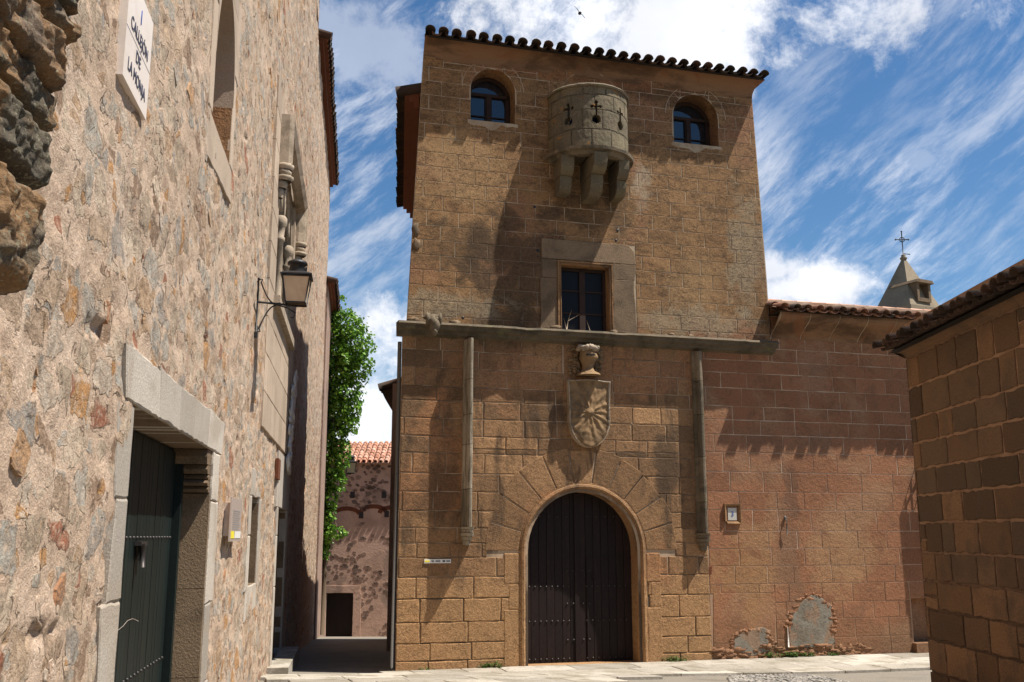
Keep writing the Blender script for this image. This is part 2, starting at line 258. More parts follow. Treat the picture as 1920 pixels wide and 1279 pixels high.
M['column_stone'] = mat('column_stone', ramp=[(0, (.24, .20, .145)), (1, (.33, .28, .21))], stain=(.09, .075, .05), stain_scale=2.4, stain_amt=.8, stain_stretch=(4, 4, .7), grain=.3, grain_scale=60, bump=.8, bump_d=.01, bump_scale=35)
M['end_plaster'] = mat('end_pink_plaster', base=(.44, .29, .215), stain=(.30, .19, .135), stain_scale=1.2, stain_amt=.7, stain2=(.24, .17, .13), stain2_scale=.8, s2=(.54, .62), grain=.25, bump=.7, bump_d=.02, bump_scale=9)
M['white_plaster'] = mat('white_plaster', base=(.78, .74, .68), grain=.15, bump=.8, bump_d=.015, bump_scale=30, stain=(.55, .47, .4), stain_scale=9, stain_amt=.5)
M['grey_patch'] = mat('grey_cement', dim=0.68, crack=(6, .8, (.12, .09, .06)), stain2=(.40, .25, .155), stain2_scale=3.3, s2=(.50, .60), ramp=[(0, (.34, .30, .235)), (1, (.34, .30, .235))], stain=(.22, .18, .13), stain_scale=3, stain_amt=.7, grain=.2, bump=.8, bump_d=.012, bump_scale=14)
M['bark'] = mat('vine_bark', base=(.12, .085, .055), grain=.3, bump=.6, bump_d=.01)
M['spire'] = mat('spire_render', dim=.66, tone=(1.05, .97, .85), base=(.33, .285, .22), stain=(.22, .19, .15), stain_scale=.8, stain_amt=.6, grain=.2, grain_scale=12, bump=.5, bump_d=.03, bump_scale=6)
M['feather'] = mat('dark_feather', base=(.02, .018, .018), grain=.1, bump=0, rough=.7)
M['zinc'] = mat('grey_pipe', base=(.10, .09, .08), grain=.2, bump=.2, rough=.6)
def leaf_mat(name, cols):
    m = mat(name, ramp=cols, grain=.1, bump=0, rough=.42, spec=.45)
    nt = m.node_tree; b = nt.nodes['Principled BSDF']; t = nt.nodes.new('ShaderNodeBsdfTranslucent'); mx = nt.nodes.new('ShaderNodeMixShader'); mx.inputs[0].default_value = .32
    src = b.inputs['Base Color'].links[0].from_socket
    nt.links.new(src, t.inputs[0]); nt.links.new(b.outputs[0], mx.inputs[1]); nt.links.new(t.outputs[0], mx.inputs[2])
    nt.links.new(mx.outputs[0], nt.nodes['Material Output'].inputs[0]); return m
M['leaf'] = leaf_mat('vine_leaf', [(0, (.04, .10, .010)), (.5, (.13, .29, .025)), (1, (.34, .52, .06))])
M['weed'] = leaf_mat('weed_leaf', [(0, (.06, .12, .03)), (1, (.14, .22, .05))])

def rubble_material():
    m = bpy.data.materials.new('pink_rubble_masonry'); m.use_nodes = True; nt = m.node_tree; N = nt.nodes; Lk = nt.links; b = N['Principled BSDF']
    b.inputs['Roughness'].default_value = .93; b.inputs['Specular IOR Level'].default_value = .2
    def put(sock, v):
        if hasattr(v, 'is_linked'): Lk.new(v, sock)
        elif isinstance(v, (int, float)): sock.default_value = v
        else: sock.default_value = (*v, 1)
    def M_(op, a, b_=None, c=None):
        x = N.new('ShaderNodeMath'); x.operation = op
        for k, v in enumerate((a, b_, c)):
            if v is not None: put(x.inputs[k], v)
        return x.outputs[0]
    def sm(v, a, c, lo=0., hi=1.):
        x = N.new('ShaderNodeMapRange'); x.interpolation_type = 'SMOOTHSTEP'; put(x.inputs[0], v)
        for k, q in enumerate((a, c, lo, hi)): put(x.inputs[k+1], q)
        return x.outputs[0]
    def noi(v, s_, d=8, r=.6, di=0.):
        x = N.new('ShaderNodeTexNoise'); Lk.new(v, x.inputs['Vector']); x.inputs['Scale'].default_value = s_; x.inputs['Detail'].default_value = d; x.inputs['Roughness'].default_value = r; x.inputs['Distortion'].default_value = di; return x
    def mix(f, A, B):
        x = N.new('ShaderNodeMix'); x.data_type = 'RGBA'; put(x.inputs[0], f); put(x.inputs[6], A); put(x.inputs[7], B); return x.outputs[2]
    def ramp(v, el, const=False):
        x = N.new('ShaderNodeValToRGB'); e = x.color_ramp.elements
        if const: x.color_ramp.interpolation = 'CONSTANT'
        while len(e) < len(el): e.new(.5)
        for k, (p, c) in enumerate(el): e[k].position = p; e[k].color = (*c, 1)
        Lk.new(v, x.inputs[0]); return x.outputs[0]
    tc = N.new('ShaderNodeTexCoord'); co = tc.outputs['Object']
    def stones(sx, sz, warp, off, keep, e0, er):
        w = noi(co, 5.5, 4, .6); wv = N.new('ShaderNodeVectorMath'); wv.operation = 'SUBTRACT'; Lk.new(w.outputs['Color'], wv.inputs[0]); wv.inputs[1].default_value = (.5, .5, .5)
        ws = N.new('ShaderNodeVectorMath'); ws.operation = 'SCALE'; Lk.new(wv.outputs[0], ws.inputs[0]); ws.inputs['Scale'].default_value = warp
        a = N.new('ShaderNodeVectorMath'); a.operation = 'ADD'; Lk.new(co, a.inputs[0]); Lk.new(ws.outputs[0], a.inputs[1])
        sp = N.new('ShaderNodeSeparateXYZ'); Lk.new(a.outputs[0], sp.inputs[0])
        # larger squared stones are laid in rough beds: shear x a little with height
        cx = N.new('ShaderNodeCombineXYZ'); put(cx.inputs[0], M_('ADD', M_('MULTIPLY', sp.outputs[0], sx), off)); put(cx.inputs[1], M_('MULTIPLY', sp.outputs[2], sz))
        v1 = N.new('ShaderNodeTexVoronoi'); v1.voronoi_dimensions = '2D'; v1.inputs['Scale'].default_value = 1; v1.inputs['Randomness'].default_value = .9; Lk.new(cx.outputs[0], v1.inputs['Vector'])
        v2 = N.new('ShaderNodeTexVoronoi'); v2.voronoi_dimensions = '2D'; v2.feature = 'DISTANCE_TO_EDGE'; v2.inputs['Scale'].default_value = 1; v2.inputs['Randomness'].default_value = .9; Lk.new(cx.outputs[0], v2.inputs['Vector'])
        sc = N.new('ShaderNodeSeparateColor'); Lk.new(v1.outputs['Color'], sc.inputs[0])
        rag = M_('MULTIPLY', M_('SUBTRACT', noi(co, 11, 8, .68).outputs['Fac'], .5), er)
        ed = M_('ADD', M_('SUBTRACT', v2.outputs['Distance'], e0), rag)
        k_ = M_('SUBTRACT', keep, sc.outputs[1]); kk = sm(k_, 0., .02)
        return M_('MULTIPLY', sm(ed, 0., .045), kk), sc, ed
    m1, c1, e1 = stones(3.3, 4.7, .15, 0., .62, .10, .62)
    m2, c2, e2 = stones(8.0, 11.5, .07, 7.3, .42, .09, .40)
    big = noi(co, 1.1, 5, .55).outputs['Fac']
    mort = ramp(big, [(.30, (.41, .295, .205)), (.48, (.475, .345, .245)), (.6, (.50, .37, .27)), (.72, (.54, .435, .335))])
    mort = mix(sm(noi(co, 3.2, 9, .65, .5).outputs['Fac'], .50, .66, 0, .7), mort, (.33, .225, .155))
    mort = mix(sm(noi(co, 95, 3, .6).outputs['Fac'], .56, .66, 0, .55), mort, (.25, .175, .125))
    mort = mix(sm(noi(co, 60, 3, .6).outputs['Fac'], .60, .68, 0, .6), mort, (.66, .56, .46))
    R = [(0, (.47, .37, .27)), (.13, (.38, .25, .15)), (.22, (.42, .30, .20)), (.31, (.41, .215, .085)), (.37, (.36, .28, .20)), (.45, (.33, .30, .25)), (.55, (.24, .155, .10)), (.62, (.36, .325, .27)), (.70, (.29, .115, .065)), (.74, (.44, .36, .28)), (.84, (.31, .22, .15)), (.92, (.30, .265, .225))]
    st_ = noi(co, 14, 7, .65, .8).outputs['Fac']
    def stonecol(sc):
        c = ramp(sc.outputs[0], R, True)
        c = mix(sm(st_, .42, .62, 0, .55), c, (.21, .15, .10)); c = mix(sm(noi(co, 22, 6, .6, .4).outputs['Fac'], .50, .61, 0, .62), c, (.47, .345, .245)); return c
    col = mix(m2, mort, stonecol(c2)); col = mix(m1, col, stonecol(c1))
    # dark gaps where the pointing has gone
    gap = M_('MULTIPLY', sm(M_('ABSOLUTE', M_('ADD', e1, .0)), .0, .03, 1, 0), sm(noi(co, 4.2, 5, .6).outputs['Fac'], .55, .64))
    col = mix(M_('MULTIPLY', gap, .8), col, (.08, .055, .04))
    hv = N.new('ShaderNodeHueSaturation'); Lk.new(col, hv.inputs['Color']); put(hv.inputs['Value'], sm(noi(co, 45, 7, .75).outputs['Fac'], .25, .75, .78, 1.2)); Lk.new(hv.outputs[0], b.inputs['Base Color'])
    h = M_('MULTIPLY', noi(co, 42, 9, .7).outputs['Fac'], .9)
    h = M_('ADD', h, M_('MULTIPLY', noi(co, 120, 3, .6).outputs['Fac'], .35))
    h = M_('ADD', h, M_('MULTIPLY', m1, M_('SUBTRACT', M_('MULTIPLY', c1.outputs[2], 1.3), .35)))
    h = M_('ADD', h, M_('MULTIPLY', m2, M_('SUBTRACT', M_('MULTIPLY', c2.outputs[2], .9), .3)))
    h = M_('ADD', h, M_('MULTIPLY', gap, -3.0)); h = M_('ADD', h, M_('MULTIPLY', st_, .8))
    bp = N.new('ShaderNodeBump'); bp.inputs['Strength'].default_value = .95; bp.inputs['Distance'].default_value = .014; Lk.new(h, bp.inputs['Height']); Lk.new(bp.outputs[0], b.inputs['Normal'])
    return m
M['rubble_wall'] = rubble_material()

# ------------------------------------------------------------------ mesh builder
class MB:
    def __init__(s): s.v = []; s.f = []; s.t = []; s.m = []; s.sm = []
    def add(s, vs, fs, tint=(.5, .5), mi=0, smooth=False):
        o = len(s.v); s.v.extend(tuple(p) for p in vs)
        for f in fs: s.f.append(tuple(o+i for i in f)); s.t.append(tint); s.m.append(mi); s.sm.append(smooth)
    def box(s, a, b, tint=(.5, .5), mi=0):
        (x0, y0, z0), (x1, y1, z1) = a, b
        s.add([(x0, y0, z0), (x1, y0, z0), (x1, y1, z0), (x0, y1, z0), (x0, y0, z1), (x1, y0, z1), (x1, y1, z1), (x0, y1, z1)],
              [(0, 3, 2, 1), (4, 5, 6, 7), (0, 1, 5, 4), (1, 2, 6, 5), (2, 3, 7, 6), (3, 0, 4, 7)], tint, mi)
    def prism(s, poly, y0, y1, tint=(.5, .5), mi=0, smooth=False):   # poly in xz, extruded along y
        n = len(poly); vs = [(x, y0, z) for x, z in poly]+[(x, y1, z) for x, z in poly]
        s.add(vs, [tuple(range(n)), tuple(range(2*n-1, n-1, -1))]+[(i, n+i, n+(i+1) % n, (i+1) % n) for i in range(n)], tint, mi, smooth)
    def prism_x(s, poly, x0, x1, tint=(.5, .5), mi=0):               # poly in yz, extruded along x
        n = len(poly); vs = [(x0, y, z) for y, z in poly]+[(x1, y, z) for y, z in poly]
        s.add(vs, [tuple(range(n)), tuple(range(2*n-1, n-1, -1))]+[(i, n+i, n+(i+1) % n, (i+1) % n) for i in range(n)], tint, mi)
    def tube(s, pts, r, k=8, tint=(.5, .5), mi=0, cap=True, smooth=True):
        pts = [Vector(p) for p in pts]; rs = r if isinstance(r, (list, tuple)) else [r]*len(pts); vs = []
        up = Vector((0, 0, 1))
        for i, p in enumerate(pts):
            d = (pts[min(i+1, len(pts)-1)]-pts[max(i-1, 0)]).normalized()
            a = d.cross(up)
            if a.length < .1: a = d.cross(Vector((0, 1, 0)))
            a.normalize(); b = d.cross(a)
            for j in range(k): t = 2*math.pi*j/k; vs.append(p+(a*math.cos(t)+b*math.sin(t))*rs[i])
        fs = [(i*k+j, i*k+(j+1) % k, (i+1)*k+(j+1) % k, (i+1)*k+j) for i in range(len(pts)-1) for j in range(k)]
        if cap: fs += [tuple(range(k)), tuple(range(len(vs)-1, len(vs)-1-k, -1))]
        s.add(vs, fs, tint, mi, smooth)
    def lathe(s, prof, c=(0, 0, 0), k=16, tint=(.5, .5), mi=0, axis='z', a0=0, a1=2*math.pi, smooth=True):   # prof [(r,h)]
        vs = []; full = abs(a1-a0-2*math.pi) < 1e-6; kk = k if full else k+1
        for r, h in prof:
            for j in range(kk):
                t = a0+(a1-a0)*j/k
                if axis == 'z': vs.append((c[0]+r*math.cos(t), c[1]+r*math.sin(t), c[2]+h))
                else: vs.append((c[0]+r*math.cos(t), c[1]+h, c[2]+r*math.sin(t)))
        fs = [(i*kk+j, i*kk+(j+1) % kk, (i+1)*kk+(j+1) % kk, (i+1)*kk+j) for i in range(len(prof)-1) for j in range(kk if full else k)]
        s.add(vs, fs, tint, mi, smooth)
    def lump(s, c, r, seed=0, amp=.25, sub=2, tint=(.5, .5), mi=0, fr=1.5, smooth=True):
        bm = bmesh.new(); bmesh.ops.create_icosphere(bm, subdivisions=sub, radius=1)
        vs = []
        for v in bm.verts:
            k = 1+amp*mnoise.noise(v.co*fr+Vector((seed*3.1, seed*1.7, seed)))*1.6
            vs.append((c[0]+v.co.x*r[0]*k, c[1]+v.co.y*r[1]*k, c[2]+v.co.z*r[2]*k))
        s.add(vs, [tuple(v.index for v in f.verts) for f in bm.faces], tint, mi, smooth); bm.free()
    def build(s, name, mats, parent=None, recalc=False):
        me = bpy.data.meshes.new(name); me.from_pydata(s.v, [], s.f)
        if not isinstance(mats, (list, tuple)): mats = [mats]
        for m in mats: me.materials.append(m)
        me.polygons.foreach_set('material_index', s.m); me.polygons.foreach_set('use_smooth', s.sm)
        at = me.attributes.new('tint', 'FLOAT_COLOR', 'CORNER')
        cnt = np.array([len(f) for f in s.f]); t = np.array(s.t, dtype=np.float32).reshape(-1, 2)
        col = np.ones((cnt.sum(), 4), dtype=np.float32); col[:, 0] = np.repeat(t[:, 0], cnt); col[:, 1] = np.repeat(t[:, 1], cnt); col[:, 2] = 0
        at.data.foreach_set('color', col.ravel()); me.update()
        if recalc:
            bm = bmesh.new(); bm.from_mesh(me); bmesh.ops.recalc_face_normals(bm, faces=bm.faces); bm.to_mesh(me); bm.free()
        o = bpy.data.objects.new(name, me); C.collection.objects.link(o)
        if parent: o.parent = parent
        return o
def tag(o, label=None, cat=None, group=None, kind=None):
    for k, v in (('label', label), ('category', cat), ('group', group), ('kind', kind)):
        if v: o[k] = v
    return o
def thing(name, label, cat, fr=WORLD, loc=None, group=None, rz=None):
    o = bpy.data.objects.new(name, None); C.collection.objects.link(o)
    if loc is None: loc = (fr.ox, fr.oy, 0)
    o.location = loc; o.rotation_euler = (0, 0, fr.ang if rz is None else rz); o.empty_display_size = .2
    return tag(o, label, cat, group)
def copy_tree(o, parent=None):
    kids = [c for c in bpy.data.objects if c.parent == o]
    c = o.copy(); C.collection.objects.link(c); c.parent = parent
    for k in kids: copy_tree(k, c)
    return c

# ------------------------------------------------------------------ polygons
def clip(poly, a, b):          # keep the part left of a->b
    out = []; n = len(poly)
    def sd(p): return (b[0]-a[0])*(p[1]-a[1])-(b[1]-a[1])*(p[0]-a[0])
    for i in range(n):
        p, q = poly[i], poly[(i+1) % n]; sp, sq = sd(p), sd(q)
        if sp >= 0: out.append(p)
        if sp*sq < 0:
            t = sp/(sp-sq); out.append((p[0]+(q[0]-p[0])*t, p[1]+(q[1]-p[1])*t))
    return out
def area(p): return sum(p[i][0]*p[(i+1) % len(p)][1]-p[(i+1) % len(p)][0]*p[i][1] for i in range(len(p)))/2
def block(mb, poly, y_back, y_front, rnd, joint=.006, bev=.01, jit=.004, seg=.14, tint=None, mi=0, bulge=0.0):
    """one dressed stone of a wall: irregular outline, bevelled arris, set proud of the joint"""
    cx = sum(p[0] for p in poly)/len(poly); cz = sum(p[1] for p in poly)/len(poly); n = len(poly)
    if abs(area(poly)) < .003: return
    if area(poly) < 0: poly = poly[::-1]
    # shrink by the half joint: offset each edge
    sh = poly
    for i in range(n):
        a, b = poly[i], poly[(i+1) % n]; l = math.hypot(b[0]-a[0], b[1]-a[1])
        if l < 1e-5: continue
        nx, nz = -(b[1]-a[1])/l*joint, (b[0]-a[0])/l*joint
        if is_convex(poly): sh = clip(sh, (a[0]+nx, a[1]+nz), (b[0]+nx, b[1]+nz))
        if len(sh) < 3: return
    pts = []
    for i in range(len(sh)):
        a, b = sh[i], sh[(i+1) % len(sh)]; l = math.hypot(b[0]-a[0], b[1]-a[1]); k = max(1, int(l/seg))
        for j in range(k):
            t = j/k; pts.append((a[0]+(b[0]-a[0])*t+rnd.uniform(-jit, jit), a[1]+(b[1]-a[1])*t+rnd.uniform(-jit, jit)))
    n = len(pts); tint = tint or (rnd.random(), rnd.random())
    def ins(p, d):
        l = math.hypot(p[0]-cx, p[1]-cz) or 1; d = min(d, l*.5); return (p[0]+(cx-p[0])*d/l, p[1]+(cz-p[1])*d/l)
    yf = y_front+rnd.uniform(-.002, .002)
    vs = [(x, y_back, z) for x, z in pts]+[(x, yf+bev*.7, z) for x, z in pts]+[(q[0], yf, q[1]) for q in (ins(p, bev*1.4) for p in pts)]
    fs = []
    for i in range(n):
        j = (i+1) % n; fs += [(i, j, n+j, n+i), (n+i, n+j, 2*n+j, 2*n+i)]
    if bulge > 0:
        base = len(vs); vs += [(q[0], yf-bulge*.8, q[1]) for q in (ins(p, .06) for p in pts)]
        for i in range(n): j = (i+1) % n; fs.append((2*n+i, 2*n+j, 3*n+j, 3*n+i))
        fs.append(tuple(range(3*n, 4*n)))
    else: fs.append(tuple(range(2*n, 3*n)))
    mb.add(vs, fs, tint, mi)
def is_convex(p):
    s = 0
    for i in range(len(p)):
        a, b, c = p[i], p[(i+1) % len(p)], p[(i+2) % len(p)]
        cr = (b[0]-a[0])*(c[1]-b[1])-(b[1]-a[1])*(c[0]-b[0])
        if cr < -1e-6: return False
    return True
def courses(z0, z1, h, rnd, var=.0):
    out = [z0]; 
    while out[-1] < z1-.6*h: out.append(out[-1]+h*(1+rnd.uniform(-var, var)))
    k = (z1-z0)/(out[-1]-z0); return [z0+(z-z0)*k for z in out]
def cut_rects(polys, rects):
    for (a, b, c, d) in rects:      # x0,x1,z0,z1
        nxt = []
        for p in polys:
            xs = [q[0] for q in p]; zs = [q[1] for q in p]
            if max(xs) <= a+1e-4 or min(xs) >= b-1e-4 or max(zs) <= c+1e-4 or min(zs) >= d-1e-4: nxt.append(p); continue
            l = clip(p, (a, 0), (a, 1)); r = clip(p, (b, 1), (b, 0))
            mid = clip(clip(p, (a, 1), (a, 0)), (b, 0), (b, 1)) if True else p
            lo = clip(mid, (1, c), (0, c)) if len(mid) > 2 else []; hi = clip(mid, (0, d), (1, d)) if len(mid) > 2 else []
            for q in (l, r, lo, hi):
                if len(q) > 2 and abs(area(q)) > .004 and max(t[0] for t in q)-min(t[0] for t in q) > .035 and max(t[1] for t in q)-min(t[1] for t in q) > .03: nxt.append(q)
        polys = nxt
    return polys
def cut_circ(polys, cx, cz, r):
    nxt = []
    for p in polys:
        xs = [q[0] for q in p]; zs = [q[1] for q in p]; lo, hi = min(zs), max(zs)
        if lo >= cz+r or hi <= cz or min(xs) > cx+r or max(xs) < cx-r: nxt.append(p); continue
        wl = math.sqrt(max(0, r*r-max(0, lo-cz)**2)); wh = math.sqrt(max(0, r*r-min(r, hi-cz)**2)); zh = min(hi, cz+r)
        l = clip(p, (cx-wl, lo), (cx-wh, zh)); rr = clip(p, (cx+wh, zh), (cx+wl, lo))
        if hi > cz+r and wh == 0:
            top = clip(p, (0, cz+r), (1, cz+r)); low = [clip(q, (1, cz+r), (0, cz+r)) for q in (l, rr) if len(q) > 2]
            cand = [top]+low
        else: cand = [l, rr]
        for q in cand:
            if len(q) > 2 and abs(area(q)) > .006: nxt.append(q)
    return nxt
def masonry(mb, x0, x1, zs, wr, rnd, rects=(), circs=(), planes=(), y_back=0.0, y_front=-.012, joint=.006, bev=.008, jit=.004, mi=0, bond=True, bulge=0, split=.0, tf=None, seg=.14):
    for i, (a, b) in enumerate(zip(zs, zs[1:])):
        wa, wb = wr(.5*(a+b)) if callable(wr) else wr
        x = x0-rnd.uniform(0, wb) if not bond else x0-(i % 2)*.5*wa-rnd.uniform(0, .03)
        while x < x1:
            w = rnd.uniform(wa, wb); xe = x+w
            if x1-xe < .3*wa: xe = x1+.001
            ps = [[(x, a), (xe, a), (xe, b), (x, b)]]
            if rnd.random() < split and b-a > .3:
                m_ = a+(b-a)*rnd.uniform(.4, .6); ps = [[(x, a), (xe, a), (xe, m_), (x, m_)], [(x, m_), (xe, m_), (xe, b), (x, b)]]
            ps = [clip(clip(p, (x0, 1), (x0, 0))[::1], (x1, 0), (x1, 1)) for p in ps]
            ps = [p for p in ps if len(p) > 2]
            for (pa, pb) in planes: ps = [q for q in (clip(p, pa, pb) for p in ps) if len(q) > 2]
            ps = cut_rects(ps, rects)
            for c in circs: ps = cut_circ(ps, *c)
            for p in ps: block(mb, p, y_back, y_front, rnd, joint, bev, jit, seg, tint=tf(p, rnd) if tf else None, mi=mi, bulge=bulge)
            x = xe
def arch_pts(cx, cz, r, n=24, a0=math.pi, a1=0):
    return [(cx+r*math.cos(a0+(a1-a0)*i/n), cz+r*math.sin(a0+(a1-a0)*i/n)) for i in range(n+1)]
def sheet(mb, outer, holes, depth, mi=0, tint=(.5, .5), rev_mi=None, y=0.0, rev_tint=None):
    """wall face with openings and their reveals"""
    bm = bmesh.new(); edges = []
    for lp in [outer]+holes:
        vs = [bm.verts.new((x, y, z)) for x, z in lp]
        edges += [bm.edges.new((vs[i], vs[(i+1) % len(vs)])) for i in range(len(vs))]
    bmesh.ops.triangle_fill(bm, edges=edges, use_beauty=True)
    bm.verts.index_update()
    mb.add([v.co[:] for v in bm.verts], [tuple(v.index for v in f.verts) for f in bm.faces], tint, mi); bm.free()
    for h, lp in enumerate(holes):
        d = depth[h] if isinstance(depth, (list, tuple)) else depth; n = len(lp)
        mb.add([(x, y, z) for x, z in lp]+[(x, y+d, z) for x, z in lp], [(i, (i+1) % n, n+(i+1) % n, n+i) for i in range(n)], rev_tint or tint, mi if rev_mi is None else rev_mi)
def sweep(mb, path, prof, rnd=None, jit=0, closed_prof=False, tint=(.5, .5), mi=0, seg=.2, flip=1, smooth=False, ends=True):
    """path in xz; prof [(offset along outward normal, y)]"""
    P = []
    for i in range(len(path)-1):
        a, b = path[i], path[i+1]; k = max(1, int(math.hypot(b[0]-a[0], b[1]-a[1])/seg))
        for j in range(k): P.append((a[0]+(b[0]-a[0])*j/k, a[1]+(b[1]-a[1])*j/k))
    P.append(path[-1]); vs = []; m_ = len(prof)
    for i, p in enumerate(P):
        def dr(q, r): l = math.hypot(r[0]-q[0], r[1]-q[1]) or 1; return ((r[0]-q[0])/l, (r[1]-q[1])/l)
        d1 = dr(P[i-1], p) if i else dr(p, P[i+1]); d2 = dr(p, P[i+1]) if i < len(P)-1 else d1
        nx, nz = -(d1[1]+d2[1]), d1[0]+d2[0]; l = math.hypot(nx, nz) or 1; nx /= l; nz /= l
        k = 1/max(.5, nx*-d1[1]+nz*d1[0]); nx *= k*flip; nz *= k*flip
        for (o, y) in prof:
            j1, j2 = (rnd.uniform(-jit, jit), rnd.uniform(-jit, jit)) if rnd else (0, 0)
            vs.append((p[0]+nx*(o+j1), y+j2, p[1]+nz*(o+j1)))
    fs = [(i*m_+j, i*m_+j+1, (i+1)*m_+j+1, (i+1)*m_+j) for i in range(len(P)-1) for j in range(m_-1)]
    if ends: fs += [tuple(range(m_)), tuple(range(len(vs)-1, len(vs)-1-m_, -1))]
    mb.add(vs, fs, tint, mi, smooth)
def text(body, size, m, parent, loc, rot=(math.pi/2, 0, 0), name='lettering', ext=.0015, align='CENTER', sx=1.0):
    cu = bpy.data.curves.new(name, 'FONT'); cu.body = body; cu.size = size; cu.align_x = align; cu.align_y = 'CENTER'; cu.extrude = ext
    to = bpy.data.objects.new(name+'_tmp', cu); C.collection.objects.link(to)
    me = bpy.data.meshes.new_from_object(to.evaluated_get(bpy.context.evaluated_depsgraph_get())); bpy.data.objects.remove(to)
    me.materials.clear(); me.materials.append(m)
    o = bpy.data.objects.new(name, me); C.collection.objects.link(o); o.parent = parent; o.location = loc; o.rotation_euler = rot; o.scale = (sx, 1, 1); return o

# ------------------------------------------------------------------ roof tiles
def tile_roof(mb, x0, x1, y0, z0, y1, z1, rnd, sp=.23, r=.085, tl=.38, tone=(0, 1), mi=0, lift=.02, skew=0.0):
    """barrel tiles: columns run up the slope from the eave (y0,z0) to the ridge (y1,z1)"""
    L = math.hypot(y1-y0, z1-z0); dy, dz = (y1-y0)/L, (z1-z0)/L; ny, nz = -dz, dy
    n = max(1, round((x1-x0)/sp)); sp = (x1-x0)/n; rows = max(1, int(L/tl+.99))
    for i in range(n+1):
        for kind in (1, 0):
            if kind == 0 and i == n: continue
            cx0 = x0+i*sp+(0 if kind else sp/2)
            for q in range(rows):
                s0 = q*tl-(.03 if q else rnd.uniform(-.015, .05)*kind); s1 = min(L, q*tl+tl*1.12)
                cx = cx0+rnd.uniform(-.01, .01); ra = r*(1.08 if kind else .98); rb = r*.88; jj = rnd.uniform(-.008, .01); vs = []; K = 6
                for (s_, rr, lf) in ((s0, ra, lift+jj), (s1, rb, .0+jj)):
                    for th in (.0, .014):
                        for k in range(K+1):
                            a = math.pi*k/K; ox = (rr-th)*math.cos(a); on = (rr-th)*math.sin(a)*(.85 if kind else -.6)+lf*kind
                            vs.append((cx+ox+skew*(dy*s_+ny*on), y0+dy*s_+ny*on, z0+dz*s_+nz*on))
                m_ = K+1; fs = []
                for k in range(K):
                    fs += [(k, k+1, 2*m_+k+1, 2*m_+k), (m_+k, 3*m_+k, 3*m_+k+1, m_+k+1), (k, m_+k, m_+k+1, k+1)]
                mb.add(vs, fs, (rnd.uniform(*tone), rnd.random()), mi, True)

rnd = random.Random(7)
# ================================================================== THE TOWER HOUSE
tower = thing('tower_house', 'tall ochre stone tower house with round turret, arched door and carved shield in the centre', 'house', FF)
TX0, TX1 = -1.94, 5.02
z_b = -1.3
SEAM = FF.at(1330, 1100)[0]                        # right edge of the lower ashlar
# --- door opening
dL = FF.at(990, 1100)[0]; dR = FF.at(1197, 1100)[0]; dcx = (dL+dR)/2; dr = (dR-dL)/2-.02
dtop = FF.at(1093, 922)[1]; dcz = dtop-dr-.03; dfloor = -.52
door_hole = [(dL, z_b+.02), (dR, z_b+.02), (dR, dcz)]+arch_pts(dcx, dcz, dr, 24, 0, math.pi)[0:]
door_hole[3:] = [(dcx+(dR-dL)/2*math.cos(a), dcz+(dtop-dcz)*math.sin(a)) for a in [math.pi*i/24 for i in range(0, 25)]]
door_hole = door_hole[:2]+door_hole[3:]
mb = MB()
ZC = 5.02
sheet(mb, [(TX0, z_b), (SEAM, z_b), (SEAM, ZC), (TX0, ZC)], [door_hole], .5, 0, rev_mi=1, rev_tint=(.6, .5))
RV = 1.93*.5+.98                                     # voussoir outer radius
r_out = math.hypot(FF.at(955, 905)[0]-dcx, FF.at(955, 905)[1]-dcz)
zs = [z_b]+[FF.at(850, y)[1] for y in (1238, 1205, 1166, 1122, 1082, 1045, 1018, 990, 958, 922, 888, 850, 818, 785, 752, 725, 690, 658, 625)]+[ZC]
zs = sorted(set(zs))
def wfun(z): return (.5, 1.0) if z < .9 else (.42, .85)
rr1 = random.Random(3)
def tf_low(p, r):
    z = sum(q[1] for q in p)/len(p); x = sum(q[0] for q in p)/len(p)
    t = r.uniform(.55, 1) if z < .9 else r.uniform(.15, .95)
    if r.random() < .2: t = r.uniform(0, .3)
    return (t, r.random())
masonry(mb, TX0, SEAM, zs, wfun, rr1, rects=[(dL-.17, dR+.17, z_b, dcz), (FF.at(1057, 700)[0], FF.at(1148, 700)[0], FF.at(1100, 712)[1], ZC)], circs=[(dcx, dcz, r_out-.04)], joint=.0065, bev=.012, jit=.007, mi=1, bond=False, tf=tf_low, y_front=-.013)
# voussoirs
nv = 11
for i in range(nv):
    a0, a1 = math.pi*i/nv+.009, math.pi*(i+1)/nv-.009; ri = (dR-dL)/2+.16
    ro = r_out+rr1.uniform(-.03, .04)
    inner = [(dcx+ri*math.cos(a0+(a1-a0)*k/4), dcz+ri*math.sin(a0+(a1-a0)*k/4)) for k in range(5)]
    outer = [(dcx+ro*math.cos(a1+(a0-a1)*k/4), dcz+ro*math.sin(a1+(a0-a1)*k/4)) for k in range(5)]
    g = .004
    block(mb, [(x+g*math.cos((a0+a1)/2), z) for x, z in outer[::-1]]+inner[::-1], 0, -.017, rr1, .0, .008, .002, .3, (rr1.uniform(.4, .8), rr1.random()), 1)
# relief slab behind the crest
xa, xb = FF.at(1057, 700)[0], FF.at(1148, 700)[0]
block(mb, [(xa, FF.at(1100, 712)[1]), (xb, FF.at(1100, 712)[1]), (xb, ZC), (xa, ZC)], 0, -.01, rr1, .004, .006, .003, .2, (.4, .5), 1)
mb.build('lower_wall', [M['ashlar_joint'], M['ashlar']], tower)
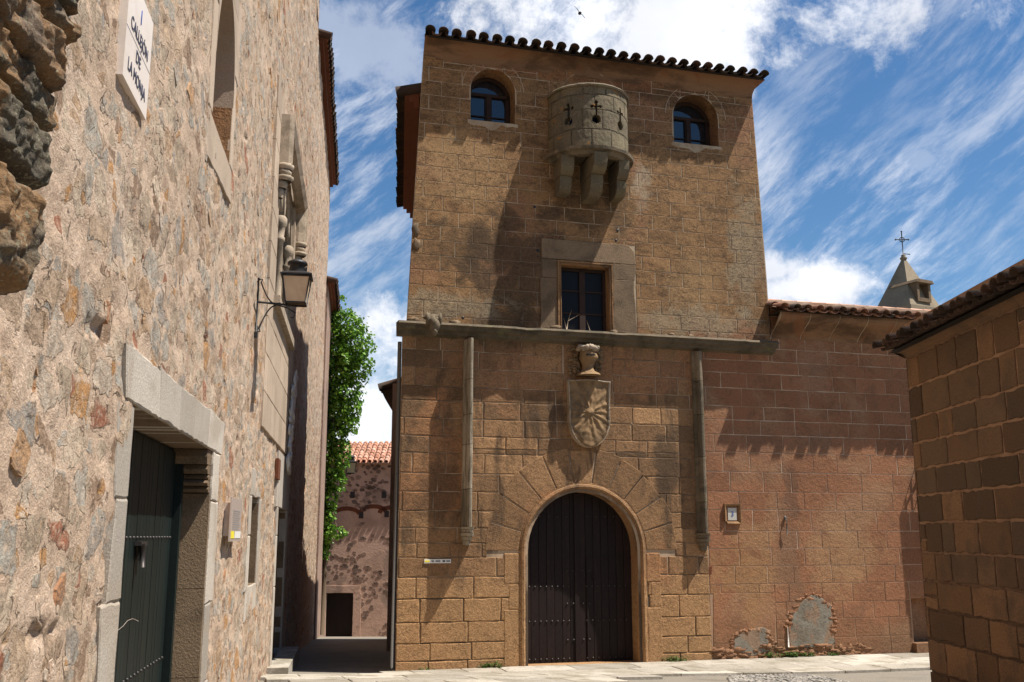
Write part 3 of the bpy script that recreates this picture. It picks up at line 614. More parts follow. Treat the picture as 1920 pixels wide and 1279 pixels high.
# --- hidden body of the tower (sides, back, roof deck)
mb = MB()
BX0, BX1, BY = -1.9, 4.98, 7.0
sideL = [FF.loc(*(FF.w(TX0, 0, 0).xy)), None]
d_side = Vector(((748-960)/F_PX*math.cos(TH), 1)).normalized()
pL0 = FF.w(TX0, .0, 0); 
def side_at(t, fx=TX0): p = FF.w(fx, 0, 0); return (p.x+d_side.x*t, p.y+d_side.y*t)
for (fx, za, zb2) in ((TX0, z_b-1.8, 5.05), (-1.80, 5.05, 10.2)):
    a = FF.loc(*side_at(0, fx)); b = FF.loc(*side_at(7, fx))
    fx2 = fx if za < 3 else -1.68
    a2 = FF.loc(*side_at(0, fx2)); b2 = FF.loc(*side_at(7, fx2))
    mb.add([(a[0], a[1]+.005, za), (b[0], b[1], za), (b2[0], b2[1], zb2), (a2[0], a2[1]+.005, zb2)], [(0, 1, 2, 3)], (.4, .5))
bl = FF.loc(*side_at(7, TX0))
mb.add([(5.0, .02, z_b), (5.0, BY, z_b), (4.94, BY, 10.2), (4.94, .02, 10.2)], [(0, 1, 2, 3)])
mb.add([(5.0, BY, z_b), (bl[0], bl[1], z_b), (bl[0]+.2, bl[1], 10.2), (4.94, BY, 10.2)], [(0, 1, 2, 3)])
mb.add([(-1.75, .02, 5.0), (5.0, .02, 5.0), (5.0, BY, 5.0), (bl[0], bl[1], 5.0)], [(0, 1, 2, 3)])
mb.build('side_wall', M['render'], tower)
# --- upper wall
UX0a, UX0b, UX1a, UX1b = -1.88, -1.665, 5.075, 4.925       # bottom / top corners
ZU0, ZU1 = 5.05, 10.24
def arch_open(px0, py0, px1, py1, pyt):   # opening with segmental round head; returns polygon
    x0, z0 = FF.at(px0, py1); x1 = FF.at(px1, py1)[0]; z0 = FF.at(.5*(px0+px1), py1)[1]; zt = FF.at(.5*(px0+px1), pyt)[1]; r = (x1-x0)/2
    zc = zt-r
    return x0, x1, z0, zc, r
wins = []
for (a, b, c, d, t) in ((882, 150, 966, 229, 130), (1264, 190, 1348, 271, 178)):
    wins.append(arch_open(a, b, c, d, t))
holes = [[(x0, z0), (x1, z0)]+[(.5*(x0+x1)+r*math.cos(math.pi*i/16), zc+r*math.sin(math.pi*i/16)) for i in range(17)] for x0, x1, z0, zc, r in wins]
mwx0, mwz1 = FF.at(1052, 497); mwx1 = FF.at(1141, 560)[0]; mwz0 = 5.2
holes.append([(mwx0, mwz0), (mwx1, mwz0), (mwx1, mwz1), (mwx0, mwz1)])
# door to the turret
tcx = 1.45
holes.append([(tcx-.33, 8.5), (tcx+.33, 8.5), (tcx+.33, 9.75), (tcx-.33, 9.75)])
mb = MB()
sheet(mb, [(UX0a, ZU0), (UX1a, ZU0), (UX1a-.03, 6.6), (UX1b, ZU1), (UX0b, ZU1)], holes, [.42, .42, .3, .3], 0, rev_mi=1, rev_tint=(.8, .6))
msx0, msz1 = FF.at(1015, 447); msx1 = FF.at(1190, 447)[0]
zsu = courses(ZU0, ZU1-.02, .272, rnd)
masonry(mb, UX0a, UX1a, zsu, (.55, .62), random.Random(5), rects=[(msx0, msx1, 5.0, msz1)]+[(w[0]-.0, w[1]+.0, w[2]-.03, w[3]) for w in wins]+[(tcx-.33, tcx+.33, 8.5, 9.75)],
        circs=[(.5*(w[0]+w[1]), w[3], w[4]+.02) for w in wins], planes=[((UX0b, ZU1), (UX0a, ZU0)), ((UX1a, ZU0), (UX1b, ZU1))], joint=.0065, bev=.004, jit=.004, mi=1, y_front=-.006, seg=.1)
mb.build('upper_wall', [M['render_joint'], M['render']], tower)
# round-headed window surrounds: incised archivolt and sill
for w in wins:
    x0, x1, z0, zc, r = w; cx = .5*(x0+x1)
    wt = thing('w', 'x', 'x'); bpy.data.objects.remove(wt)
    f = MB(); yb = .40
    ix0, ix1 = x0+.02, x1-.02
    fw = .045; zt = zc+r-.18
    f.box((ix0, yb-.05, z0), (ix0+fw, yb, zc+.1)); f.box((ix1-fw, yb-.05, z0), (ix1, yb, zc+.1)); f.box((ix0+fw, yb-.05, z0), (ix1-fw, yb, z0+.05))
    zt0 = z0+(zc+r-z0)*.62
    f.box((ix0+fw, yb-.055, zt0), (ix1-fw, yb+.003, zt0+.06)); f.box((cx-.04, yb-.06, z0+.05), (cx+.04, yb+.004, zt0))
    sweep(f, [(cx+(r-.045)*math.cos(math.pi-math.pi*i/12), zc+(r-.045)*math.sin(math.pi*i/12)) for i in range(13)], [(-.03, yb+.01), (-.03, yb-.05), (.06, yb-.05), (.06, yb+.01)])
    for k in (0, 1):
        a, b = (ix0+fw, cx-.04) if k == 0 else (cx+.04, ix1-fw)
        f.box((a, yb-.035, z0+.05), (a+.025, yb-.005, zt0)); f.box((b-.025, yb-.035, z0+.05), (b, yb-.005, zt0)); f.box((a+.025, yb-.03, z0+.05+.3*(zt0-z0)), (b-.025, yb-.01, z0+.07+.3*(zt0-z0)))
    fo = f.build('window', M['old_wood'], tower)
    g = MB(); g.add([(x0, yb, z0), (x1, yb, z0), (x1, yb-.004, zc), (x1, yb, zc+r), (x0, yb, zc+r)], [(0, 1, 3, 4)]); g.build('pane', M['glass'], fo)
    s_ = MB(); r2 = random.Random(4)
    pts = [(x0-.05, z0), (x1+.05, z0)]+[(x1+.05-(x1-x0+.1)*k/9, z0-.05-r2.uniform(0, .07)-(.1 if 3 < k < 6 else 0)) for k in range(10)]
    block(s_, pts, .3, -.014, r2, 0, .004, .003, .1); s_.build('window_sill', M['render_joint'], tower)
    a_ = MB()
    arcp = [(cx+(r+.16)*math.cos(math.pi-math.pi*i/20), zc+.02+(r+.16)*math.sin(math.pi*i/20)) for i in range(21)]
    sweep(a_, arcp, [(-.006, .0), (-.006, -.009), (.006, -.009), (.006, .0)], r2, .002)
    for k in range(1, 8):
        an = math.pi*k/8
        if r2.random() < .75: sweep(a_, [(cx+(r+.02)*math.cos(an), zc+(r+.02)*math.sin(an)), (cx+(r+.15)*math.cos(an), zc+(r+.15)*math.sin(an))], [(-.005, .0), (-.005, -.009), (.005, -.009), (.005, .0)])
    a_.build('incised_arch', M['render_joint'], tower)
g = MB(); g.box((tcx-.34, .26, 8.48), (tcx+.34, .28, 9.77)); g.build('turret_door', M['dark_glass'], tower)
# incised arch over the turret
a_ = MB(); rt = .62
acx, acz = FF.at(1105, 150)[0]+.02, FF.at(1105, 135)[1]-rt
sweep(a_, [(acx+rt*math.cos(math.pi*.93-math.pi*.86*i/20), acz+rt*math.sin(math.pi*.93-math.pi*.86*i/20)) for i in range(21)], [(-.006, .0), (-.006, -.009), (.006, -.009), (.006, .0)])
a_.build('incised_arch', M['render_joint'], tower)
# --- middle window: granite surround, moulded frame, casements
sur = MB(); r3 = random.Random(11)
mf = .075
gx0, gx1, gz1 = mwx0-mf, mwx1+mf, mwz1+mf+.02
for poly in ([(msx0, gz1), (gx1+.12, gz1), (msx1, gz1), (msx1-.02, msz1-.12), (msx1-.13, msz1), (msx0, msz1)],
             [(msx0, gz1-.35), (gx0, gz1-.35), (gx0, gz1), (msx0, gz1)], [(msx0-.03, 5.2), (gx0, 5.2), (gx0, gz1-.35), (msx0-.03, gz1-.35)],
             [(gx1, gz1-.3), (msx1-.03, gz1-.3), (msx1, gz1), (gx1, gz1)], [(gx1, 5.2), (msx1-.0, 5.2), (msx1-.05, gz1-.3), (gx1, gz1-.3)]):
    block(sur, poly, 0, -.03, r3, .003, .008, .008, .1)
sur.build('window_surround', M['brown_granite'], tower)
fr = MB()
sweep(fr, [(mwx0, 5.2), (mwx0, mwz1), (mwx1, mwz1), (mwx1, 5.2)], [(0, .12), (0, -.01), (.02, -.045), (.045, -.03), (.05, -.055), (.075, -.055), (.08, .0)], r3, .002, flip=1)
fr.build('window_moulding', M['ashlar'], tower)
cs = MB(); cx = .5*(mwx0+mwx1); yb = .2
for (a, b) in ((mwx0, mwx0+.05), (cx-.055, cx+.055), (mwx1-.05, mwx1)): cs.box((a, yb-.05, mwz0), (b, yb, mwz1))
cs.box((mwx0+.05, yb-.05, mwz1-.06), (mwx1-.05, yb-.002, mwz1))
for k in (1, 2):
    zz = mwz0+(mwz1-mwz0)*(k*.345-.06); cs.box((mwx0+.05, yb-.035, zz), (mwx1-.05, yb-.004, zz+.028))
cso = cs.build('window', M['old_wood'], tower)
g = MB(); g.add([(mwx0, yb-.01, mwz0), (mwx1, yb-.01, mwz0), (mwx1, yb-.01, mwz1), (mwx0, yb-.01, mwz1)], [(0, 1, 2, 3)]); g.build('pane', M['dark_glass'], cso)
# --- turret (bartizan)
bart = MB(); r4 = random.Random(21)
TR = .76; zT = FF.at(1105, 160, TR)[1]; zB = FF.at(1105, 274, TR)[1]
NA, NZ = 150, 78
cross = []
for (px, py, off) in ((1065, 205, 0), (1118, 200, 0), (1163, 213, 0)):
    # angle on the drum whose image column is px
    best = None
    for k in range(400):
        t = math.pi*k/399; x = tcx+TR*math.cos(t); yo = TR*math.sin(t)
        d = abs(FF.at(px, py, yo)[0]-x)
        if best is None or d < best[0]: best = (d, t, FF.at(px, py, yo)[1])
    cross.append((best[1], best[2]))
def in_hole(t, z):
    for (ta, za) in cross:
        u = (t-ta)*TR; w = z-za
        if abs(u) < .021 and -.19 < w < .085: return True
        if abs(u) < .075 and -.012 < w < .028: return True
        for du, dw in ((-.075, .01), (.075, .01), (0, .09)):
            if (u-du)**2+(w-dw)**2 < .03**2: return True
        if u*u+(w+.235)**2 < .082**2: return True
    return False
zrow = [zB+(zT-zB)*f for f in (.0, .30, .62, .87, 1.0)]
jrows = [[.10+.42*k+.2*(i % 2)+.06*math.sin(7*i+k) for k in range(-1, 8)] for i in range(4)]
def surf(i, j, rad):
    t = math.pi*i/NA; z = zB+(zT-zB)*j/NZ; dep = 0
    zz = z+.012*mnoise.noise(Vector((t*2, 0, 3)))
    for zr in zrow[1:-1]:
        if abs(zz-zr) < .009: dep = .006
    row = 0
    while row < 3 and zz > zrow[row+1]: row += 1
    for a in jrows[row]:
        if abs(t*TR-a) < .008: dep = .006
    n_ = .012*mnoise.noise(Vector((t*3, z*3, 1)))+.005*mnoise.noise(Vector((t*14, z*12, 5)))
    rr = rad+n_-(dep if rad == TR else 0)
    return (tcx+rr*math.cos(t), -rr*math.sin(t), z), dep
vo = []; ti = []
for j in range(NZ+1):
    for i in range(NA+1):
        p, d = surf(i, j, TR); vo.append(p); ti.append(d)
vi = [surf(i, j, TR-.13)[0] for j in range(NZ+1) for i in range(NA+1)]
no = len(vo); cell = {}
for j in range(NZ):
    for i in range(NA):
        t = math.pi*(i+.5)/NA; z = zB+(zT-zB)*(j+.5)/NZ; cell[i, j] = not in_hole(t, z)
fo, fi, fe, tin = [], [], [], []
W1 = NA+1
for (i, j), ok in cell.items():
    if not ok: continue
    a, b, c, d = j*W1+i, j*W1+i+1, (j+1)*W1+i+1, (j+1)*W1+i
    dark = max(ti[a], ti[b], ti[c], ti[d]) > 0
    bart.f.append((a, b, c, d)); bart.t.append((.06, .3) if dark else (.5+.5*((i//26+j//21) % 2), .3+.4*((i//31+j//19) % 2))); bart.m.append(0); bart.sm.append(False)
    bart.f.append((no+a, no+d, no+c, no+b)); bart.t.append((.6, .5)); bart.m.append(0); bart.sm.append(False)
    for (q, e) in (((i-1, j), (a, d)), ((i+1, j), (b, c)), ((i, j-1), (a, b)), ((i, j+1), (d, c))):
        if not cell.get(q, False): bart.f.append((e[0], e[1], no+e[1], no+e[0])); bart.t.append((.6, .5)); bart.m.append(0); bart.sm.append(False)
bart.v = vo+vi
bo = bart.build('turret', M['lichen_stone'], tower)
def ring(prof, name, mb=None):
    mb = MB(); vs = []; K = 40
    for (r, z) in prof:
        for j in range(K+1):
            t = math.pi*j/K; q = r+.006*mnoise.noise(Vector((j*.9, z*9, r*5))); vs.append((tcx+q*math.cos(t), -q*math.sin(t), z+.005*mnoise.noise(Vector((j*.7, z, 3)))))
    m_ = K+1; P = len(prof)
    mb.add(vs, [(i*m_+j, i*m_+j+1, ((i+1) % P)*m_+j+1, ((i+1) % P)*m_+j) for i in range(P) for j in range(K)], (.8, .5), 0, False)
    return mb.build(name, M['moss_shade_stone'], bo)
ring([(TR-.13, zT), (TR+.03, zT), (TR+.045, zT+.03), (TR+.02, zT+.06), (TR-.13, zT+.06)], 'turret_rim')
ring([(TR-.16, zB-.12), (TR-.02, zB-.12), (TR+.02, zB-.06), (TR+.09, zB-.05), (TR+.10, zB), (TR+.03, zB+.03), (TR-.01, zB+.03), (TR-.16, zB+.0)], 'turret_base')
fl = MB(); K = 20
vs = [(tcx+.64*math.cos(math.pi*j/K), -.64*math.sin(math.pi*j/K), zB-.04) for j in range(K+1)]
o0 = .0
# floor left open towards the left-front as in a machicolation: keep two wedge slabs
fl.add(vs, [tuple(range(len(vs)))]); fl.build('turret_floor', M['lichen_stone'], bo)
for (px, out, w, dzb) in ((1057, .50, .24, .0), (1113, .80, .25, .0), (1160, .55, .2, 0)):
    xc = FF.at(px, 320, out*.5)[0]; cb = MB()
    z1 = zB-.1; zm = z1-.34; z2 = z1-.64 if out < .7 else z1-.72
    def arc(o, zt, zb, n=6): return [(-(o*.55+(o*.45)*math.cos(math.pi/2*k/n)), zt-(zt-zb)*math.sin(math.pi/2*k/n)) for k in range(n+1)]
    up = [(0, z1)]+[(-(out), z1), (-out, z1-.12)]+[(-(out*.72+out*.28*math.cos(math.pi/2*k/6)), z1-.12-.22*math.sin(math.pi/2*k/6)) for k in range(1, 7)]+[(0, zm)]
    o2 = out*.72
    dn = [(0, zm-.006), (-o2, zm-.006), (-o2, zm-.1)]+[(-(o2*.55+o2*.45*math.cos(math.pi/2*k/6)), zm-.1-(zm-.1-z2)*math.sin(math.pi/2*k/6)) for k in range(1, 7)]+[(0, z2)]
    cb.prism_x(up, xc-w/2, xc+w/2, (.6, .5)); cb.prism_x(dn, xc-w/2+.012, xc+w/2-.008, (.35, .5))
    cb.build('corbel', M['lichen_stone'], bo, recalc=True)
# --- cornice with its mouldings (top weathered)
co = MB(); r5 = random.Random(9)
cpath = [(TX0-.10, 5.17), (TX0+3.5, 5.165), (5.0, 5.15)]
xs = [TX0-.10+(5.08-TX0+.1)*k/60 for k in range(61)]
prof = [(0.06, 5.185), (-.24, 5.165), (-.285, 5.12), (-.23, 5.10), (-.22, 5.05), (-.13, 5.02), (-.12, 4.98), (-.05, 4.96), (.01, 4.93)]
vs = []
for k, x in enumerate(xs):
    bite = .05*max(0, mnoise.noise(Vector((x*2.3, 1, 4)))-.15)
    for q, (y, z) in enumerate(prof):
        e = .008*mnoise.noise(Vector((x*8, q, 2))); vs.append((x, y+e+(bite if 0 < q < 4 else 0), z+.006*mnoise.noise(Vector((x*6, q*2, 7)))+(-bite*.4 if q < 3 else 0)))
m_ = len(prof); fs = [(k*m_+q, k*m_+q+1, (k+1)*m_+q+1, (k+1)*m_+q) for k in range(60) for q in range(m_-1)]+[tuple(range(m_)), tuple(range(len(vs)-1, len(vs)-1-m_, -1))]
co.add(vs, fs, (.3, .4)); co.build('cornice', M['moss_shade_stone'], tower)
# --- slender half-column frames with consoles
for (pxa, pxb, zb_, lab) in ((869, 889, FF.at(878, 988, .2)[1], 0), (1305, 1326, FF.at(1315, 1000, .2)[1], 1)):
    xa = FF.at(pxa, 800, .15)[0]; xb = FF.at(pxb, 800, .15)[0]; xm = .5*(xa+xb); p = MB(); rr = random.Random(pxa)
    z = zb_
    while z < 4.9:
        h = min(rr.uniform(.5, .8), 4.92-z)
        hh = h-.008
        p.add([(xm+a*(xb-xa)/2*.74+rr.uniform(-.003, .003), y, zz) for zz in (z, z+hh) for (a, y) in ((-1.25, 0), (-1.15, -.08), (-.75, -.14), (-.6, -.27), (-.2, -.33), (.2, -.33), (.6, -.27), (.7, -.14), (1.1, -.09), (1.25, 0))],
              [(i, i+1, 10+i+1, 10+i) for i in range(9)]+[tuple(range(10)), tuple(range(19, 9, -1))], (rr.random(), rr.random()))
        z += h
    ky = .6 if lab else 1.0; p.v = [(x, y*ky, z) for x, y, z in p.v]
    p.build('half_column', M['moss_shade_stone' if lab else 'column_stone'], tower)  # right shaft takes the darker stone to stand in for its shade
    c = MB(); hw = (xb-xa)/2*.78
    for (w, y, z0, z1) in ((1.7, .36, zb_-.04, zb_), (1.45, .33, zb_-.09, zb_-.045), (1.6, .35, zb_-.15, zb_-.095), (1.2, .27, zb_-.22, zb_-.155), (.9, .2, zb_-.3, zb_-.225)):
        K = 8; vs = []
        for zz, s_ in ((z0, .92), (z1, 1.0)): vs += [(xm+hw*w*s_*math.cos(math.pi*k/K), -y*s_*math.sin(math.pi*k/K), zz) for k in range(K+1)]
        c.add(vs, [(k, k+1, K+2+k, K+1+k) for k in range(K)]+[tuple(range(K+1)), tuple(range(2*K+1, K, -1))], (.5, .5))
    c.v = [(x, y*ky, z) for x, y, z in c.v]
    c.build('console', M['moss_shade_stone' if lab else 'column_stone'], tower)  # console follows its shaft: shade on the right set by stone colour
# --- door moulding
dm = MB(); r6 = random.Random(2)
hw = (dR-dL)/2
path = [(dcx-hw, -.56), (dcx-hw, dcz)]+[(dcx-hw*math.cos(math.pi*i/28), dcz+(dtop-dcz)*math.sin(math.pi*i/28)) for i in range(1, 28)]+[(dcx+hw, dcz), (dcx+hw, -.56)]
sweep(dm, path, [(-.0, .35), (-.002, .06), (.015, .02), (.05, .0), (.055, -.03), (.085, -.055), (.12, -.045), (.135, -.02), (.15, -.02), (.165, .0)], r6, .0025, seg=.12)
dm.build('arch_moulding', M['ashlar'], tower)
for (xa, xb) in ((dL-.42, dL-.15), (dR+.15, dR+.42)):
    z = -.56; jm = MB()
    for h in (.95, .42, .5):
        block(jm, [(xa+(.08 if h < .5 else 0), z), (xb, z), (xb, z+h), (xa+(.08 if h < .5 else 0), z+h)], 0, -.02, r6, .004, .012, .006, .1, (r6.uniform(.6, 1), .5)); z += h
    jm.build('door_jamb', M['ashlar'], tower)
# --- great door
dd = MB(); npl = 14; yd = .32; r8 = random.Random(1)
wd = (dR-dL); gap = .012
def leaf_poly(xa, xb, z0=dfloor):
    n = 5; return [(xa, z0), (xb, z0)]+[(xb+(xa-xb)*k/n, dcz+(dtop-dcz)*math.sqrt(max(0, 1-((xb+(xa-xb)*k/n-dcx)/hw)**2))+.0) for k in range(n+1)]
plw = wd/npl
leafL, leafR = MB(), MB()
wx0, wz1 = FF.at(1100, 1045, -.3); wx1 = FF.at(1192, 1045, -.3)[0]; wz1 = FF.at(1146, 1045, -.3)[1]; wz0 = FF.at(1146, 1243, -.3)[1]
for k in range(npl):
    xa, xb = dL+k*plw, dL+(k+1)*plw
    tgt = leafL if xb < dcx+.01 else leafR
    yo = yd+r8.uniform(-.003, .003)
    pol = leaf_poly(xa+.004, xb-.004)
    tgt.prism(pol, yo, yo+.05, (r8.random(), r8.random()))
leafL.box((dcx-.06, yd-.02, dfloor), (dcx+.015, yd-.004, dtop-.02), (.5, .5))
bk = [(dL-.02, dfloor), (dR+.02, dfloor), (dR+.02, dcz)]+[(dcx+(hw+.02)*math.cos(math.pi*i/16), dcz+(dtop+.02-dcz)*math.sin(math.pi*i/16)) for i in range(1, 16)]+[(dL-.02, dcz)]
leafL.prism(bk, yd+.045, yd+.08, (.0, .0))
lo = leafL.build('door_leaf', M['door_wood'], tower, recalc=True); ro = leafR.build('door_leaf', M['door_wood'], tower, recalc=True)
wk = MB(); fw = .022
for (a, b, c, d) in ((wx0, wx0+fw, wz0, wz1), (wx1-fw, wx1, wz0, wz1), (wx0+fw, wx1-fw, wz1-fw, wz1), (wx0+fw, wx1-fw, wz0, wz0+fw)): wk.box((a, yd-.018, c), (b, yd-.004, d))
wk.tube([(wx0+.12, yd-.03, .95), (wx0+.12, yd-.03, .83)], .012, 6); wk.build('wicket_door', M['door_wood'], ro)
def studs(spots, parent, r=.017):
    me = None
    for (x, y, z) in spots:
        if me is None:
            q = MB(); q.lathe([(r, 0), (r*.76, -.009), (.0005, -.014)], (0, 0, 0), 6, axis='y'); o = q.build('stud', M['stud'], parent); me = o.data
        else: o = bpy.data.objects.new('stud', me); C.collection.objects.link(o); o.parent = parent
        o.location = (x, y, z)
for (leaf, sx0, sx1, mbn) in ((lo, dL+.06, dcx-.12, 0), (ro, dcx+.1, dR-.06, 1)):
    sp_s = []
    for (y, n) in ((1100, 8), (1165, 8), (1236, 8), (968, 5)):
        zz = FF.at(1040, y, -.3)[1]; sp_s += [(sx0+(sx1-sx0)*(k+.5)/n, yd-.005, zz) for k in range(n)]
    for y in (1070, 1132, 1200):
        zz = FF.at(1070, y, -.3)[1]; sp_s += [((dcx-dx if mbn == 0 else dcx+dx), yd-.005, zz) for dx in (.09, .2)]
    studs(sp_s, leaf)
sl_ = MB(); sl_.box((dL-.3, -.16, -.66), (dR+.3, .5, -.525)); sl_.build('doorstep', M['ashlar'], tower)
# --- coat of arms
sh = MB(); x0, zt = FF.at(1066, 712, .15); x1 = FF.at(1145, 712, .15)[0]; zb_ = FF.at(1103, 838, .15)[1]; scx = .5*(x0+x1); hw_ = .5*(x1-x0); H = zt-zb_
NU, NV = 56, 72
def half(v):    # v 0 top .. 1 bottom
    return hw_*(1-.05*math.sin(v*math.pi*.9)) if v < .55 else hw_*math.sqrt(max(0, 1-((v-.55)/.455)**2.2))*.96
vs = []; rays_c = (0, .5)
for j in range(NV+1):
    v = j/NV; hh = max(.012, half(v))
    for i in range(NU+1):
        u = -1+2*i/NU; x = scx+u*hh; top = .03*math.cos(u*math.pi)*.7+.02*abs(u) if True else 0
        z = zt-v*H+(1-v)**3*top
        dx, dz = x-scx, z-(zt-.47*H); rad = math.hypot(dx, dz); an = math.atan2(dz, dx)
        rel = .021*max(0, math.cos(14*an+.35*mnoise.noise(Vector((x*5, z*5, 3)))+.4*math.sin(rad*22)))**.8*min(1, rad*8)*max(0, 1-rad*1.2)
        rel += .035*math.exp(-(rad/.065)**4)+.012*mnoise.noise(Vector((x*12, z*12, 0)))
        edge = min(1, (1-abs(u))*hh/.028, (v*H)/.03+.0, 9)
        rim = .045 if (1-abs(u))*hh < .026 or v*H < .02 else 0
        belly = .045*(1-u*u)*(.4+.6*v)
        vs.append((x, -(.10+belly+rel*edge+rim*.8), z))
W1 = NU+1; nvs = len(vs)
fs = [(j*W1+i, j*W1+i+1, (j+1)*W1+i+1, (j+1)*W1+i) for j in range(NV) for i in range(NU)]
mi_l = [1 if (i < 2 or i >= NU-2 or j < 1) else 0 for j in range(NV) for i in range(NU)]
for f, k in zip(fs, mi_l): pass
sh.v = vs[:]; sh.f = fs[:]; sh.t = [(.5, .5)]*len(fs); sh.m = mi_l; sh.sm = [True]*len(fs)
bd = [j*W1 for j in range(NV+1)]+[NV*W1+i for i in range(1, W1)]+[j*W1+NU for j in range(NV-1, -1, -1)]+[i for i in range(NU-1, 0, -1)]
back = [(vs[b][0], 0.0, vs[b][2]) for b in bd]; o = len(sh.v); sh.v += back
for k in range(len(bd)): k2 = (k+1) % len(bd); sh.f.append((bd[k], bd[k2], o+k2, o+k)); sh.t.append((.4, .4)); sh.m.append(1); sh.sm.append(False)
sho = sh.build('carved_shield', [M['gold_relief'], M['rim_stone']], tower)
he = MB(); hx, hz = FF.at(1104, 672, .2)
he.v = []; K = 18
prof = [(.215, -.30, 1.15), (.20, -.27, 1.1), (.125, -.225, 1.0), (.098, -.17, 1), (.105, -.11, 1), (.125, -.06, 1.18), (.145, -.01, 1.35), (.15, .03, 1.45), (.148, .07, 1.25), (.142, .12, 1.05), (.125, .18, 1), (.09, .23, 1), (.03, .26, 1)]
vs = []
for (r, h, fwd) in prof:
    for k in range(K):
        a = 2*math.pi*k/K; c_, s_ = math.cos(a), math.sin(a); rr = r*(1+(fwd-1)*max(0, s_*.7+c_*.5)**2)
        if -.12 < h < .0 and s_ > .7: rr *= 1.04
        vs.append((hx+rr*c_, -.14-rr*s_*1.0, hz+h))
he.add(vs, [(i*K+k, i*K+(k+1) % K, (i+1)*K+(k+1) % K, (i+1)*K+k) for i in range(len(prof)-1) for k in range(K)]+[tuple(range(K)), tuple(range(len(vs)-1, len(vs)-1-K, -1))], (.6, .5), 0, True)
heo = he.build('carved_helmet', M['gold_relief'], tower)
vz = MB()
for k in range(6): vz.box((hx-.075+.028*k, -.345+.012*abs(k-3), hz+.03), (hx-.058+.028*k, -.25, hz+.065))
vz.build('visor_slits', M['iron'], heo)
wr = MB()
for k in range(13):
    a = 2*math.pi*k/13; wr.lump((hx+.155*math.cos(a), -.15-.14*math.sin(a), hz+.185+.015*math.sin(k*2.3)), (.058, .055, .05), k, .3, 2, (.6, .5))
wr.build('carved_wreath', M['rim_stone'], heo)
rs = random.Random(8)
for side in (-1, 1):
    sc = MB()
    for k in range(30):
        t = rs.random(); x = hx+side*(.13+.17*rs.random()); z = hz-.26+.5*rs.random()
        sc.lump((x, -.02, z), (rs.uniform(.03, .055), .045, rs.uniform(.03, .06)), k+side*50, .35, 1, (.5, .5))
    for c_ in range(3):
        pts = [(hx+side*(.2+(.085-.012*q)*math.cos(q*.75+c_)), -.05, hz-.17+.19*c_+(.085-.012*q)*math.sin(q*.75+c_)) for q in range(7)]
        sc.tube(pts, [.022-.002*q for q in range(7)], 6)
    sc.build('carved_mantling', M['gold_relief'], tower)
# --- lion-like gargoyle on the cornice
gg = MB(); gx = FF.at(813, 610, .35)[0]; gzv = 5.17
gg.lump((gx, -.26, gzv-.01), (.11, .2, .10), 1, .3, 2); gg.lump((gx, -.42, gzv-.09), (.085, .09, .13), 2, .3, 2); gg.lump((gx-.10, -.38, gzv+.02), (.045, .07, .10), 3, .4, 2); gg.lump((gx+.10, -.38, gzv+.02), (.045, .07, .10), 4, .4, 2)
gg.lump((gx, -.44, gzv-.22), (.05, .05, .06), 5, .4, 2); gg.lump((gx-.02, -.2, gzv+.08), (.12, .12, .05), 6, .4, 2)
gg.build('gargoyle', M['moss_shade_stone'], tower)
# --- roof: cove, tiles, deck
cv = MB(); K = 8
cvp = [(-(.0+.27*(1-math.cos(math.pi/2*k/K))), 10.10+.30*math.sin(math.pi/2*k/K)) for k in range(K+1)]
vs = []; NX = 50
for i in range(NX+1):
    f = i/NX
    for q, (y, z) in enumerate(cvp):
        ext = -y; xa = UX0b-ext*.08; xb = UX1b+ext*.6; x = xa+(xb-xa)*f
        chip = .03 if mnoise.noise(Vector((x*1.6, q*.25, 4))) > .28 else 0
        vs.append((x, y-.012+chip+.008*mnoise.noise(Vector((x*3, q*.5, 9))), z))
m_ = K+1
cv.add(vs, [(i*m_+q, i*m_+q+1, (i+1)*m_+q+1, (i+1)*m_+q) for i in range(NX) for q in range(K)], (.5, .5), 0, True)
# returns on both ends, each along its own flank
la, lb = FF.loc(*side_at(0)), FF.loc(*side_at(6.6)); DSX, DSY = lb[0]-la[0], lb[1]-la[1]
for (i, ddx, ddy) in ((0, DSX, DSY), (NX, 0, 7)):
    base = [vs[i*m_+q] for q in range(m_)]
    cv.add(base+[(x+ddx, y+ddy, z) for x, y, z in base], [(q, q+1, m_+q+1, m_+q) for q in range(K)], (.5, .5), 0, False)
cv.build('eave_cove', M['cove'], tower)
rf = MB(); rr = random.Random(12)
ex0, ex1 = UX0b+.03, UX1b+.12
rf.add([(ex0, -.30, 10.405), (ex1, -.30, 10.405), (ex1, DSY, 11.6), (ex0+DSX, DSY, 11.6), (ex0, -.30, 10.385), (ex1, -.30, 10.385), (ex1, DSY, 11.55), (ex0+DSX, DSY, 11.55)], [(0, 1, 2, 3), (4, 5, 6, 7), (0, 1, 5, 4), (1, 2, 6, 5), (3, 0, 4, 7)], (.0, .2))
tile_roof(rf, ex0+.02, ex1-.02, -.40, 10.44, 1.6, 10.84, rr, .245, .088, tone=(0, .8), skew=DSX/DSY)
rf.build('tiled_roof', M['tile_dark'], tower)
